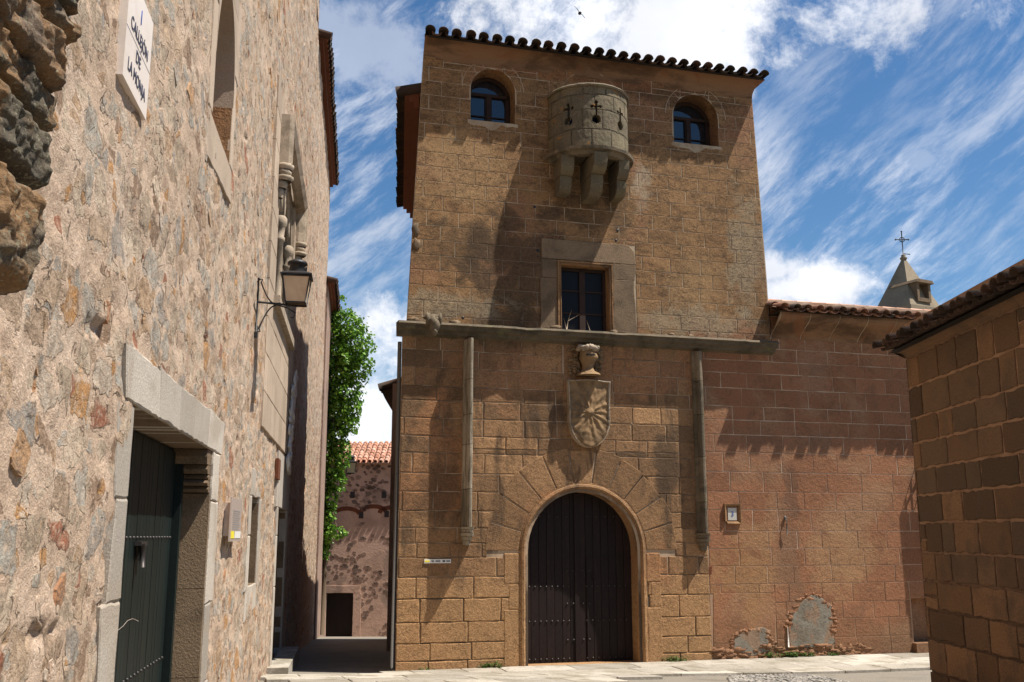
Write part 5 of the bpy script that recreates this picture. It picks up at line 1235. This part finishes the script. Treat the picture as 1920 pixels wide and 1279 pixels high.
# eaves
ev = MB(); r = random.Random(8); ZE = 13.75
def eave(mb, xa, xb, z, out, sp=.26):
    mb.add([(x, y, zz) for x in (xa, xb) for y, zz in ((.2, z-.05), (-out*.35, z-.05), (-out*.4, z+.04), (-out*.7, z+.05), (-out*.75, z+.14), (.2, z+.16))], [(q, q+1, 7+q, 6+q) for q in range(5)]+[tuple(range(6)), tuple(range(11, 5, -1))], (.5, .5), 1)
    n = int((xb-xa)/sp)
    for k in range(n+1):
        x = xa+k*(xb-xa)/n; mb.tube([(x, -out+r.uniform(-.02, .02), z+.12), (x, .6, z+.36)], [.105, .09], 8, (r.random()*.7, r.random()))
eave(ev, LXS+.4, LXE-.1, ZE, .30); ev.build('far_eave', [M['tile_dark'], M['red_brick']], left)
ev = MB(); eave(ev, 2, LXS-.2, 15.2, .42); ev.build('near_eave', [M['tile_dark'], M['red_brick']], left)
up = MB(); up.add([(1.2, .0, 13.95), (LXS, .0, 13.95), (LXS, .0, 15.3), (1.2, 0, 15.3)], [(0, 1, 2, 3)]); up.add([(LXS, 0, 13.5), (LXS, 6, 13.5), (LXS, 6, 15.3), (LXS, 0, 15.3)], [(0, 1, 2, 3)]); up.build('upper_wall', M['rubble_wall'], left)
bk = MB(); bk.add([(LXE, -.01, -3), (LXE, 5, -3), (LXE, 5, 13.7), (LXE, -.01, 13.7), (1.2, 5, -3), (1.2, 5, 14), (1.2, 0, -3), (1.2, 0, 14), (LXE, 5, 14)], [(0, 1, 2, 3), (1, 4, 5, 8), (4, 6, 7, 5), (3, 8, 5, 7)]); bk.build('rear_wall', M['mortar'], left)
# dark corbelled masonry, top left
ck = MB(); 
def rock(px0, px1, py0, py1, out, seed):
    xb0, _ = FL.at(px0, .5*(py0+py1), out); x1, _ = FL.at(px1, .5*(py0+py1), out); za = FL.at(px1, py1, out)[1]; zb = FL.at(px1, py0, out)[1]
    return xb0, x1, za, zb
rk = [(1.6, 3.92, 3.32, 3.72, .17, 1), (1.6, 3.98, 3.74, 4.3, .20, 2), (1.6, 3.72, 2.98, 3.30, .16, 3), (1.6, 3.62, 2.40, 2.98, .19, 4)]
rk = []
for (pxr, pyt, pyb, out, sd_) in ((162, -60, 62, .17, 1), (150, 50, 104, .15, 6), (134, 92, 200, .19, 2), (116, 186, 272, .16, 3), (102, 256, 384, .19, 4), (84, 368, 575, .22, 5)):
    x1, zb = FL.at(pxr, pyt, out); _, za = FL.at(pxr, pyb, out); rk.append((1.3, x1, za, zb, out, sd_))
for (xa, xb, za, zb, out, sd_) in rk:
    NXr, NZr = 150, 40; vs = []
    for j in range(NZr+1):
        for i in range(NXr+1):
            u, v = i/NXr, j/NZr; x = xa+(xb-xa)*u; z = za+(zb-za)*v
            e = min(1, min(v, 1-v)*(zb-za)/.035, (xb-x)/.045) ; e = math.sqrt(max(0, 1-(1-max(0, e))**2))
            nz = mnoise.noise(Vector((x*4, z*5, sd_*7)))*.025+mnoise.noise(Vector((x*13, z*14, sd_*3)))*.025+mnoise.noise(Vector((x*34, z*34, sd_)))*.018
            vs.append((x+.02*mnoise.noise(Vector((z*11, sd_, 0))), -(out*e*(.8+.35*(x-xa)/(xb-xa))+nz*e-.02), z+.015*mnoise.noise(Vector((x*7, v*2, sd_)))))
    ck.add(vs, [(j*(NXr+1)+i, j*(NXr+1)+i+1, (j+1)*(NXr+1)+i+1, (j+1)*(NXr+1)+i) for j in range(NZr) for i in range(NXr)], (random.Random(sd_).random(), .5), 0, True)
    ck.add([(xa, 0, za), (xb-.02, 0, za), (xb-.02, -out*.2, za), (xa, -out*.2, za)], [(0, 1, 2, 3)])
ck.build('corner_stones', M['dark_rock'], left)

# street sign
sg = thing('street_sign', 'cream tile street sign with dark lettering high on the rubble wall', 'sign', FL)
x0s, x1s = 4.74, 5.32; z0s = FL.at(221, 117, .04)[1]; z1s = z0s+.60
b_ = MB(); b_.box((x0s, -.034, z0s), (x1s, .03, z1s)); bb = b_.build('board', M['sign'], sg)
text('CALLEJÓN', .100, M['ink'], sg, (.5*(x0s+x1s), -.036, z0s+.345), sx=.9); text('DE', .095, M['ink'], sg, (.5*(x0s+x1s), -.036, z0s+.222)); text('LA MONJA', .100, M['ink'], sg, (.5*(x0s+x1s), -.036, z0s+.105), sx=.9)
text('1', .12, M['blue'], sg, (.5*(x0s+x1s), -.036, z0s+.47))
l_ = MB(); l_.box((x0s, -.0352, z0s+.281), (x1s, -.034, z0s+.285)); l_.build('joint_line', M['grey_print'], sg)
# wall plaque
pq = thing('information_plaque', 'small upright metal information plaque with yellow print beside the green door', 'sign', FL)
qx0, qx1 = FL.at(418, 975)[0], FL.at(439, 975)[0]; qz0, qz1 = FL.at(428, 1015)[1], FL.at(430, 935)[1]
b_ = MB(); b_.box((qx0, -.075, qz0), (qx1, -.06, qz1)); b_.box((qx0+.05, -.06, qz0+.05), (qx1-.05, .0, qz1-.05)); b_.build('board', M['steel'], pq)
q = MB(); q.box((qx0+.05, -.079, qz0+.03), (qx0+.3, -.0755, qz0+.1)); q.build('yellow_logo', M['yellow'], pq)
q = MB(); q.box((qx0+.36, -.079, qz0+.03), (qx1-.05, -.0755, qz0+.1)); q.build('white_logo', M['white_print'], pq)
q = MB()
for k in range(11): q.box((qx0+.14, -.0765, qz1-.13-.022*k), (qx1-.14-.05*(k % 3), -.0752, qz1-.122-.022*k))
q.build('text_lines', M['grey_print'], pq)
# wall lantern
def lantern(fr, x, zarm, reach, s, label, group=None, along=.16):
    t = thing('wall_lantern', label, 'lantern', fr, loc=fr.w(x, 0, zarm), group=group)
    # lantern local: x along wall, y into wall, z up, origin at arm root
    br = MB()
    br.tube([(0, -.03, -.42*s), (0, -.03, .34*s)], .014*s, 6); br.box((-.02, -.045, -.5*s), (.02, -.01, -.42*s))
    br.tube([(0, -.03, 0), (along*.5, -reach*.6, 0), (along, -reach-.02, 0)], .016*s, 6)
    def scroll(p0, p1, bulge, curl):
        pts = []
        for k in range(9):
            f = k/8; y = p0[0]+(p1[0]-p0[0])*f; z = p0[1]+(p1[1]-p0[1])*f+bulge*math.sin(math.pi*f); pts.append((along*abs(y)/(reach+.02), y, z))
        q = pts[0]; pts = [(q[0], q[1]-.05*math.cos(a)*s+.0, q[2]+curl*.05*s*(math.sin(a))) for a in (3.9, 2.9, 1.9, 1.2)]+pts
        return pts
    br.tube(scroll((-.06, -.36*s), (-reach*.55, -.01), .09*s, -1), .011*s, 6); br.tube(scroll((-.06, .28*s), (-reach*.62, .02), -.12*s, 1), .010*s, 6)
    br.tube([(along*.9, -reach*.55, 0), (along, -reach*.8, -.03*s), (along, -reach*1.0, -.10*s), (along, -reach*.95, -.17*s), (along, -reach*.88, -.16*s)], .010*s, 6)
    br.build('bracket', M['iron'], t)
    cx, cy = along, -reach; zb, zt = .03*s, .40*s; wb, wt = .135*s, .185*s
    fr_ = MB()
    cs = [(-1, -1), (1, -1), (1, 1), (-1, 1)]
    for i, (a, b) in enumerate(cs):
        c, d = cs[(i+1) % 4]
        fr_.tube([(cx+a*wb, cy+b*wb, zb), (cx+a*wt, cy+b*wt, zt)], .011*s, 6)
        fr_.tube([(cx+a*wb, cy+b*wb, zb), (cx+c*wb, cy+d*wb, zb)], .012*s, 6); fr_.tube([(cx+a*wt, cy+b*wt, zt), (cx+c*wt, cy+d*wt, zt)], .014*s, 6)
    for k in (-1, 0, 1): fr_.tube([(cx+k*wb*.6, cy-wb, zb-.01), (cx+k*wb*.6, cy+wb, zb-.01)], .006*s, 5)
    fo = fr_.build('frame', M['iron'], t)
    for i, (a, b) in enumerate(cs):
        c, d = cs[(i+1) % 4]; g = MB(); k = .97
        g.add([(cx+a*wb*k, cy+b*wb*k, zb), (cx+c*wb*k, cy+d*wb*k, zb), (cx+c*wt*k, cy+d*wt*k, zt), (cx+a*wt*k, cy+b*wt*k, zt)], [(0, 1, 2, 3)]); g.build('glass_pane', M['lamp_glass'], fo)
    hd = MB(); e = wt+.03*s
    hd.add([(cx+a*e, cy+b*e, zt+.01) for a, b in cs]+[(cx+a*e, cy+b*e, zt+.03*s) for a, b in cs]+[(cx+a*.125*s, cy+b*.125*s, zt+.075*s) for a, b in cs], [(0, 1, 2, 3), (8, 9, 10, 11)]+[(i, (i+1) % 4, 4+(i+1) % 4, 4+i) for i in range(4)]+[(4+i, 4+(i+1) % 4, 8+(i+1) % 4, 8+i) for i in range(4)])
    hd.lathe([(.125*s, zt+.06*s), (.10*s, zt+.19*s), (.14*s, zt+.195*s), (.14*s, zt+.215*s), (.13*s, zt+.235*s), (.06*s, zt+.27*s), (.0005, zt+.275*s)], (cx, cy, 0), 18)
    hd.box((cx-.03*s, cy-.135*s, zt+.09*s), (cx+.03*s, cy-.11*s, zt+.16*s)); hd.build('cap', M['iron'], t)
    return t
lx, lz = FL.at(478, 566)
lantern(FL, lx, lz, .47, .88, 'black iron lantern with frosted amber panes on scrolled bracket on the rubble wall')

# ================================================================== SECOND LEFT HOUSE (vine house)
vh = thing('vine_house', 'narrow pinkish house beyond the rubble building, its flank overgrown by the vine', 'house', FL)
mb = MB(); v0, v1 = LXE+.06, 44.0; zt = 10.25
mb.box((v0, -.06, -3.5), (v1, 5, zt), (.5, .5)); mb.build('wall', M['pink_plaster'], vh)
ev = MB(); eave(ev, v0, 42.5, zt-.05, .38, .28); ev.build('eave', [M['tile_dark'], M['red_brick']], vh)
wv = MB(); 
gwx = FL.at(612, 820)[0]
for (xa, xb, za, zb) in ((38.2, 40.2, FL.at(613, 820)[1], FL.at(613, 715)[1]),):
    f = MB(); f.box((xa, -.12, za), (xb, -.02, zb)); fo = f.build('window', M['dark_glass'], vh)
    g = MB()
    for k in range(9): g.tube([(xa+(xb-xa)*k/8, -.30, za-.1), (xa+(xb-xa)*k/8, -.30, zb+.1)], .018, 5)
    for k in range(5): g.tube([(xa, -.06, za+(zb-za)*k/4), (xa, -.30, za+(zb-za)*k/4), (xb, -.30, za+(zb-za)*k/4), (xb, -.06, za+(zb-za)*k/4)], .018, 5)
    g.build('grille', M['zinc'], fo)
# vine
vn = thing('climbing_vine', 'dense bright green climbing vine hanging down the house at the alley end', 'vine', WORLD, loc=(0, 0, 0))
rv = random.Random(55); D = 38.0
def P3(px, py, D): d = ray(px, py); t = D/d.y; return Vector((d.x*t, D, EYE+d.z*t))
blobs = [(628, 588, 22, 18), (648, 612, 34, 30), (665, 645, 36, 36), (650, 665, 40, 34), (668, 690, 30, 28), (640, 700, 32, 34), (648, 735, 34, 32), (655, 765, 26, 26), (632, 770, 26, 36), (650, 795, 24, 22), (632, 820, 22, 34), (640, 850, 20, 26), (622, 870, 18, 34), (632, 900, 17, 26), (618, 930, 15, 34), (615, 970, 13, 24), (630, 998, 24, 11), (610, 1010, 12, 22), (608, 1035, 10, 16), (640, 560, 8, 6), (622, 640, 22, 50), (620, 750, 16, 60)]
crown = MB()
tot = sum(b[2]*b[3] for b in blobs); NL = 15000
sunv = SUN
for (bx, by, rx, ry) in blobs:
    n = int(NL*rx*ry/tot); ph = rv.random()*9
    for k in range(n):
        # shell-biased, clumped
        u = Vector((rv.gauss(0, 1), rv.gauss(0, 1), rv.gauss(0, 1))).normalized(); r = rv.uniform(.35, 1.0)**.45*(1.0 if rv.random() > .06 else rv.uniform(1.05, 1.35))
        cl = mnoise.noise(u*2.4+Vector((ph, bx*.1, by*.1)))
        r *= 1+.55*cl
        if cl < -.18 and rv.random() < .75: continue
        px, py = bx+u.x*rx*r, by-u.z*ry*r; dep = D+u.y*rx*r*D/F_PX*.9
        p = P3(px, py, dep); s_ = rv.uniform(.045, .095)
        nrm = (u*.6+Vector((rv.gauss(0, .6), rv.gauss(0, .6), rv.gauss(0, .6)+.35))).normalized()
        a = nrm.cross(Vector((rv.random(), rv.random(), rv.random()))).normalized(); b = nrm.cross(a)
        tip = p+a*s_*1.1-Vector((0, 0, .02)); 
        crown.add([p-a*s_*.9, p-b*s_*.7+nrm*.012, tip, p+b*s_*.7+nrm*.012, ], [(0, 1, 2), (0, 2, 3)], (rv.random()*.8+.1*cl, rv.random()), 0, False)
crown.build('crown', M['leaf'], vn)
tk = MB(); tk.tube([P3(604, 1190, 38.5), P3(608, 1080, 38.3), P3(612, 960, 38.2), P3(622, 820, 38.1), P3(632, 700, 38), P3(640, 610, 38)], [.09, .08, .07, .06, .05, .03], 8)
for (a, b) in (((622, 820), (650, 790)), ((626, 760), (655, 730)), ((632, 700), (665, 660)), ((614, 940), (632, 990)), ((636, 640), (625, 600))): tk.tube([P3(*a, 38.1), P3((a[0]+b[0])/2, (a[1]+b[1])/2-6, 38), P3(*b, 38)], [.04, .03, .015], 6)
tk.build('trunk', M['bark'], vn)
lx2 = 38.6
lantern(FL, 38.9, EYE+2.35, 1.0, 1.1, 'small distant lantern hanging beside the vine at the alley end', along=.1)

# ================================================================== FAR END HOUSE
FE = Frame(-7.4, 44.5, R_(2))
fe = thing('alley_end_house', 'pink plastered rubble house with red tiled roof closing the end of the alley', 'house', FE)
ex0_ = -1.2; ex1_ = 6.0; zt = FE.at(690, 868)[1]
fdx0, fdz1 = FE.at(612, 1112); fdx1, fdz0 = FE.at(660, 1196)
mb = MB(); sheet(mb, [(ex0_, -4), (ex1_, -4), (ex1_, zt), (ex0_, zt)], [[(fdx0, fdz0-.2), (fdx1, fdz0-.2), (fdx1, fdz1), (fdx0, fdz1)]], .3)
mb.add([(ex0_, .4, -4), (ex1_, .4, -4), (ex1_, .4, zt), (ex0_, .4, zt)], [(0, 1, 2, 3)])
st = mb; r = random.Random(90)
for k in range(1500):
    x = r.uniform(ex0_, ex1_-.3); z = r.uniform(-3, zt-.1)
    if fdx0-.35 < x < fdx1+.35 and z < fdz1+.35: continue
    if mnoise.noise(Vector((x*.6, z*.8, 5)))+.5*mnoise.noise(Vector((x*2, z*2, 1))) < (-.0 if z < 1.6 or z > 2.9 else .42) : continue
    a = r.uniform(.05, .15); b = a*r.uniform(.5, .8); n = 9; rad = [r.uniform(.75, 1.1) for _ in range(n)]
    vs = [(x+a*rad[q]*f*math.cos(2*math.pi*q/n), -o, z+b*rad[q]*f*math.sin(2*math.pi*q/n)) for f, o in ((1, 0), (.9, .012)) for q in range(n)]
    st.add(vs, [(q, (q+1) % n, n+(q+1) % n, n+q) for q in range(n)]+[tuple(range(n, 2*n))], (r.random(), r.random()), 1)
mb.build('wall', [M['end_plaster'], M['rubble_dark']], fe)
for (px, py) in ((650, 962), (700, 958), (735, 960)):
    x, z = FE.at(px, py); a = MB(); sweep(a, [(x+.55*math.cos(math.pi-math.pi*k/10), z-.05+.25*math.sin(math.pi*k/10)) for k in range(11)], [(-.09, 0), (-.09, -.012), (.09, -.012), (.09, 0)]); a.build('brick_arch', M['red_brick'], fe)
for (px, py) in ((661, 928), (720, 928), (677, 966), (725, 964)):
    x, z = FE.at(px, py); a = MB(); a.box((x-.1, -.015, z-.14), (x+.1, .0, z+.14)); a.build('putlog_hole', M['iron'], fe)
ds = MB(); r = random.Random(3)
for p in ([(fdx0-.3, fdz1), (fdx1+.3, fdz1), (fdx1+.3, fdz1+.32), (fdx0-.3, fdz1+.32)], [(fdx0-.35, -3.2), (fdx0, -3.2), (fdx0, fdz1), (fdx0-.35, fdz1)], [(fdx1, -3.2), (fdx1+.35, -3.2), (fdx1+.35, fdz1), (fdx1, fdz1)]): block(ds, p, 0, -.03, r, .005, .01, .01, .2)
ds.build('door_surround', M['end_plaster'], fe)
dr_ = MB(); dr_.box((fdx0, .2, fdz0-.2), (fdx1, .24, fdz1)); dr_.build('door', M['door_wood'], fe)
rf = MB(); r = random.Random(4); tile_roof(rf, ex0_, ex1_, -.35, zt+.02, 2.4, zt+1.15, r, .25, .095, tone=(0, 1)); rf.add([(ex0_, -.3, zt-.02), (ex1_, -.3, zt-.02), (ex1_, 2.4, zt+1.1), (ex0_, 2.4, zt+1.1)], [(0, 1, 2, 3)], (0, 0)); rf.build('tiled_roof', M['tile_red'], fe)

# rear building on the right of the alley, with jutting eave
rb = thing('rear_alley_house', 'dark rear house behind the tower with a jutting eave over the alley', 'house', WORLD, loc=(0, 0, 0))
def Q(px, D): return (px-960)/F_PX*math.cos(TH)*D
X0, X1 = Q(737, 25.0), Q(734, 34); z = EYE+math.tan(TH-math.atan((728-639.5)/F_PX))*25
mb = MB(); mb.add([(X0, 24.2, -4), (X1, 34.2, -4), (4, 34.2, -4), (4, 24.2, -4), (X0, 24.2, z), (X1, 34.2, z), (4, 34.2, z), (4, 24.2, z)], [(0, 1, 5, 4), (1, 2, 6, 5), (2, 3, 7, 6), (3, 0, 4, 7), (4, 5, 6, 7)]); mb.build('wall', M['pink_plaster'], rb)
ev = MB(); prof_ = [P3(x, y, 24.6) for x, y in ((713, 729), (722, 722), (752, 714), (752, 795), (745, 783), (735, 770), (722, 748))]
n = len(prof_); back = [Vector((p.x-.02*3.5+.0, p.y+3.5, p.z)) for p in prof_]
ev.add(prof_+back, [tuple(range(n)), tuple(range(2*n-1, n-1, -1))]+[(i, n+i, n+(i+1) % n, (i+1) % n) for i in range(n)])
for k in range(10): p = prof_[0]; ev.tube([(p.x-.04, p.y+.35*k, p.z+.03), (p.x+.6, p.y+.35*k, p.z+.22)], .1, 8)
ev.build('eave', M['tile_dark'], rb)

# ================================================================== RIGHT CORNER HOUSE
rh = thing('corner_house', 'brown block-built corner house with tiled eave at the right edge', 'house', FR)
cxr = -.185; ztR = 3.42
mb = MB(); mb.add([(cxr, 0, -1), (7, 0, -1), (7, 0, 4), (cxr+.0, 0, 4)], [(0, 1, 2, 3)], (.5, .5), 0)
mb.add([(cxr, .01, -1), (cxr, 5, -1), (cxr, 5, 3.9), (cxr, .01, 3.9), (7, 5, -1), (7, 5, 3.9)], [(0, 1, 2, 3), (1, 4, 5, 2)], (.5, .5), 0)
r = random.Random(61); zc3 = [-.6, -.2, .16, .5, .82, 1.12, 1.42, 1.74, 2.04, 2.33, 2.62, 2.9, 3.25, 3.6]
def wr3(z): return (.3, .75) if z > 1 else (.45, .85)
def tfr(p, r):
    z = p[0][1]; return (r.uniform(0, .65) if z > 1.1 else r.uniform(.4, 1), r.random())
masonry(mb, cxr-.012, 5.5, zc3, wr3, r, y_back=.0, y_front=-.016, joint=.014, bev=.009, jit=.010, mi=1, bond=False, split=.12, tf=tfr, seg=.07, bulge=0)
# quoin returns
for a, b in zip(zc3, zc3[1:]): mb.add([(cxr-.015, -.012, a+.01), (cxr-.015, .4, a+.01), (cxr-.015, .4, b-.01), (cxr-.015, -.012, b-.01)], [(0, 1, 2, 3)], (r.random(), .5), 1)
mb.build('wall', [M['big_joint'], M['big_block']], rh)
cv = MB(); K = 7; vs = []; NX = 40
cvp = [(-(.10*(1-math.cos(math.pi/2*k/K))), 3.60+.075*math.sin(math.pi/2*k/K)) for k in range(K+1)]
for i in range(NX+1):
    for q, (y, z) in enumerate(cvp): x = cxr+y*.8+(7-cxr-y*.8)*i/NX; vs.append((x, y-.024+.008*mnoise.noise(Vector((x*3, q, 1))), z))
cv.add(vs, [(i*(K+1)+q, i*(K+1)+q+1, (i+1)*(K+1)+q+1, (i+1)*(K+1)+q) for i in range(NX) for q in range(K)]+[tuple(range(K+1))], (.5, .5), 0, True)
cv.add([vs[q] for q in range(K+1)]+[(vs[q][0], 5, vs[q][2]) for q in range(K+1)], [(q, q+1, K+2+q, K+1+q) for q in range(K)])
cv.build('eave_cove', M['big_block'], rh)
rf = MB(); r = random.Random(62); rf.add([(cxr-.05, -.20, 3.685), (7, -.20, 3.685), (7, 2.5, 4.5), (cxr-.05, 2.5, 4.5), (cxr-.05, -.2, 3.672), (7, -.2, 3.672), (7, .1, 3.672), (cxr-.05, .1, 3.672)], [(0, 1, 2, 3), (4, 5, 6, 7)], (0, 0))
tile_roof(rf, cxr-.02, 6.5, -.30, 3.72, 2.4, 4.3, r, .205, .08, tone=(0, .9)); rf.build('tiled_roof', M['tile_dark'], rh)

# ================================================================== CHURCH SPIRE
DS = 62.0; ap = P3(1694, 484, DS); bl_, br_ = P3(1650, 585, DS), P3(1772, 585, DS)
sp = thing('church_spire', 'grey pyramid church spire with iron cross rising behind the tiled wing', 'tower', WORLD, loc=(ap.x, ap.y, 0), rz=R_(28))
hs = (br_.x-bl_.x)/2*.70; Hs = ap.z-bl_.z; mb = MB()
z0 = bl_.z; NZs = 16
for i, (a, b) in enumerate(((-1, -1), (1, -1), (1, 1), (-1, 1))):
    c, d = ((-1, -1), (1, -1), (1, 1), (-1, 1))[(i+1) % 4]
    mb.add([(a*hs, b*hs, z0), (c*hs, d*hs, z0), (c*.06, d*.06, ap.z), (a*.06, b*.06, ap.z)], [(0, 1, 2, 3)])
mb.box((-hs-.2, -hs-.2, z0-6), (hs+.2, hs+.2, z0)); mb.add([(-hs-.2, -hs-.2, 0), (hs+.2, -hs-.2, 0), (hs+.2, hs+.2, 0), (-hs-.2, hs+.2, 0), (-hs-.2, -hs-.2, z0-6), (hs+.2, -hs-.2, z0-6), (hs+.2, hs+.2, z0-6), (-hs-.2, hs+.2, z0-6)], [(0, 1, 5, 4), (1, 2, 6, 5), (2, 3, 7, 6), (3, 0, 4, 7)])
mb.build('spire_body', M['spire'], sp)
cp = MB(); cp.lathe([(.0, 0), (.2, 0), (.24, .1), (.12, .2), (.16, .28), (.0, .36)], (0, 0, ap.z-.1), 10); cp.build('finial', M['spire'], sp)
cr = MB(); zt = ap.z+.2; cz = zt+1.05
cr.tube([(0, 0, zt), (0, 0, zt+1.6)], .035, 6); cr.tube([(-.42, 0, cz), (.42, 0, cz)], .035, 6)
cr.tube([(.16*math.cos(2*math.pi*k/12), 0, cz+.16*math.sin(2*math.pi*k/12)) for k in range(13)], .03, 6)
for (x, z) in ((-.42, cz), (.42, cz), (0, zt+1.6)): cr.lump((x, 0, z), (.07, .05, .07), 1, .1, 1)
cr.tube([(0, 0, zt+.1), (.45, 0, zt+.05)], .03, 6); cro = cr.build('cross', M['iron'], sp); cro.rotation_euler = (0, 0, -R_(28))
dm_ = MB(); dc = P3(1706, 549, DS); dz0, dz1 = P3(1706, 575, DS).z, P3(1706, 541, DS).z
def loc2(X, Y): c, s_ = math.cos(-R_(28)), math.sin(-R_(28)); X -= ap.x; Y -= ap.y; return X*c-Y*s_, X*s_+Y*c
dxl, dyl = -.12, -hs*.66
dm_.box((dxl-.62, dyl-.5, dz0), (dxl-.42, dyl+1.6, dz1)); dm_.box((dxl+.42, dyl-.5, dz0), (dxl+.62, dyl+1.6, dz1)); dm_.box((dxl-.42, dyl-.5, dz0), (dxl+.42, dyl+1.6, dz0+.25)); dm_.box((dxl-.42, dyl+.6, dz0+.25), (dxl+.42, dyl+.7, dz1))
dm_.prism([(dxl-.8, dz1), (dxl+.8, dz1), (dxl+.66, dz1+.2), (dxl-.66, dz1+.2)], dyl-.65, dyl+1.6)
dmo = dm_.build('dormer', M['brown_granite'], sp)
# bird
bd = P3(1087, 25, 32); bt_ = thing('flying_bird', 'small dark bird gliding high above the tower roof', 'bird', WORLD, loc=bd, rz=R_(0))
b = MB(); 
b.tube([(-.02, -.14, .05), (0, -.09, .03), (0, 0, 0), (0, .08, -.02), (0, .15, -.03)], [.01, .045, .06, .045, .03], 8)
w = .32
for sg, dz in ((-1, .16), (1, -.12)):
    pts = [(0, -.08), (.35, -.12), (.7, -.06), (1, .06), (.72, .08), (.35, .09), (0, .09)]; vs = []
    for th in (.006, -.006):
        for (u, v) in pts: vs.append((sg*u*w*.8, v*.8, dz*u*.9+.03*math.sin(u*3)+th))
    b.add(vs, [tuple(range(7)), tuple(range(13, 6, -1))]+[(i, (i+1) % 7, 7+(i+1) % 7, 7+i) for i in range(7)])
b.build('body', M['feather'], bt_, recalc=True)
bt_.rotation_euler = (R_(38), R_(15), R_(14)); bt_.scale = (1.05, 1.05, 1.05)

# ================================================================== GROUND
g = MB(); xs = [-900, -300, -100, -40, -20]+[-12+.8*k for k in range(40)]+[25, 40, 100, 300, 900]; ys = [-300, -60, -20, 0, 4]+[6+.7*k for k in range(62)]+[60, 120, 300, 900]
vs = [(x, y, gz(x, y)) for y in ys for x in xs]; n = len(xs)
g.add(vs, [(j*n+i, j*n+i+1, (j+1)*n+i+1, (j+1)*n+i) for j in range(len(ys)-1) for i in range(n-1)], (.5, .5), 0, True)
tag(g.build('ground', M['ground']), kind='structure')
pv = MB(); r = random.Random(70)
def pblock(P, top, tint):   # paving slab from a facade-frame xy polygon
    c = (sum(p[0] for p in P)/len(P), sum(p[1] for p in P)/len(P)); vs = []
    for (sh, dz) in ((0, -.05), (0, top-.006), (.012, top)):
        for p in P:
            l = math.hypot(p[0]-c[0], p[1]-c[1]); q = (p[0]+(c[0]-p[0])*sh/l, p[1]+(c[1]-p[1])*sh/l); w_ = FF.w(q[0], q[1], 0); vs.append((w_.x, w_.y, gz(w_.x, w_.y)+dz+.01))
    n = len(P); pv.add(vs, [(i, (i+1) % n, n+(i+1) % n, n+i) for i in range(n)]+[(n+i, n+(i+1) % n, 2*n+(i+1) % n, 2*n+i) for i in range(n)]+[tuple(range(2*n, 3*n))], tint)
y = .02
for row in range(6):
    d = (.62, .7, .55, .7, .8, .7)[row]; x = -4.6+row*.3; xe_ = 11.5 if row < 3 else 2.2-row*.4
    while x < xe_:
        w = r.uniform(.6, 1.25); j = lambda: r.uniform(-.012, .012); xl = max(x, -2.2) if row == 0 else x
        if x+w > xl+.1: pblock([(xl+.008+j(), -y-d+.01+j()), (x+w-.008+j(), -y-d+.01+j()), (x+w-.008, -y-.008), (xl+.008, -y-.008)], .035+r.uniform(-.004, .004), (r.random(), r.random()))
        x += w
    y += d
tag(pv.build('pavement', M['paving']), kind='structure')
cb = MB(); rc_ = random.Random(71)
for k in range(5200):
    x = -1+rc_.random()*11; yy = -1.98-rc_.random()*2.6
    if x < 2.9-(-yy-2)*.5: continue
    w_ = FF.w(x, yy, 0)
    if w_.x > 4.6: continue
    cb.lump((w_.x, w_.y, gz(w_.x, w_.y)+.005), (rc_.uniform(.03, .05), rc_.uniform(.025, .045), .022), k, .25, 1, (rc_.random(), rc_.random()))
tag(cb.build('cobbles', M['cobble'], None), 'rounded grey cobbles of the square beyond the pavement', 'cobbles', kind='stuff')
al_ = MB(); r = random.Random(72)
# weeds at the foot of the wall
wl = ['small green weed growing left of the great door at the wall foot', 'tuft of weeds just left of the door jamb', 'low weeds right of the great door jamb', 'weed under the pilaster console right of the door', 'weed clump at the foot of the first cement patch', 'dark green weed below the hook at the wall foot', 'weeds below the large cement patch', 'sparse weeds on the pavement edge right of the large patch', 'thin weed at the tower base near the left corner']
for k, (px, n, s_) in enumerate(((905, 14, .09), (925, 26, .13), (1257, 22, .11), (1275, 18, .1), (1447, 22, .13), (1482, 30, .15), (1512, 20, .10), (1560, 16, .08), (800, 8, .07))):
    x, _ = FF.at(px, 1250); w_ = FF.w(x, -.07, 0); o = MB(); r = random.Random(k); z0 = gz(w_.x, w_.y)+.045
    for q in range(n*2):
        a = r.random()*6.28; l = s_*r.uniform(.5, 1.2); dx, dy = math.cos(a), math.sin(a)*.5; b = (r.uniform(-.1, .1), r.uniform(-.03, .03)); h = l*r.uniform(.3, .9)
        o.add([(b[0], b[1], 0), (b[0]+dx*l*.5-dy*.015, b[1]+dy*l*.5+dx*.018, h*.8), (b[0]+dx*l, b[1]+dy*l, h*.7), (b[0]+dx*l*.5+dy*.015, b[1]+dy*l*.5-dx*.018, h*.85)], [(0, 1, 2, 3)], (r.random(), r.random()))
    oo = o.build('weed', M['weed']); oo.location = (w_.x, w_.y, z0); tag(oo, wl[k], 'weed', 'weeds along the foot of the facade')
# dry twigs on the ledge before the middle window
tw = MB(); x, z = FF.at(1062, 600, .1)
tw.tube([(x, -.1, 5.17), (x+.03, -.1, 5.35), (x+.1, -.09, 5.55)], [.01, .008, .004], 5); tw.tube([(x+.03, -.1, 5.35), (x+.25, -.12, 5.48)], [.007, .003], 5); tw.tube([(x, -.1, 5.2), (x-.05, -.1, 5.4)], [.006, .003], 5); tw.tube([(x+.45, -.1, 5.17), (x+.38, -.1, 5.38)], [.006, .003], 5)
o = tw.build('dry_twig', M['render_joint']); o.location = (FF.ox, FF.oy, 0); o.rotation_euler = (0, 0, FF.ang); tag(o, 'pale dry twig growing on the cornice before the middle window', 'twig')
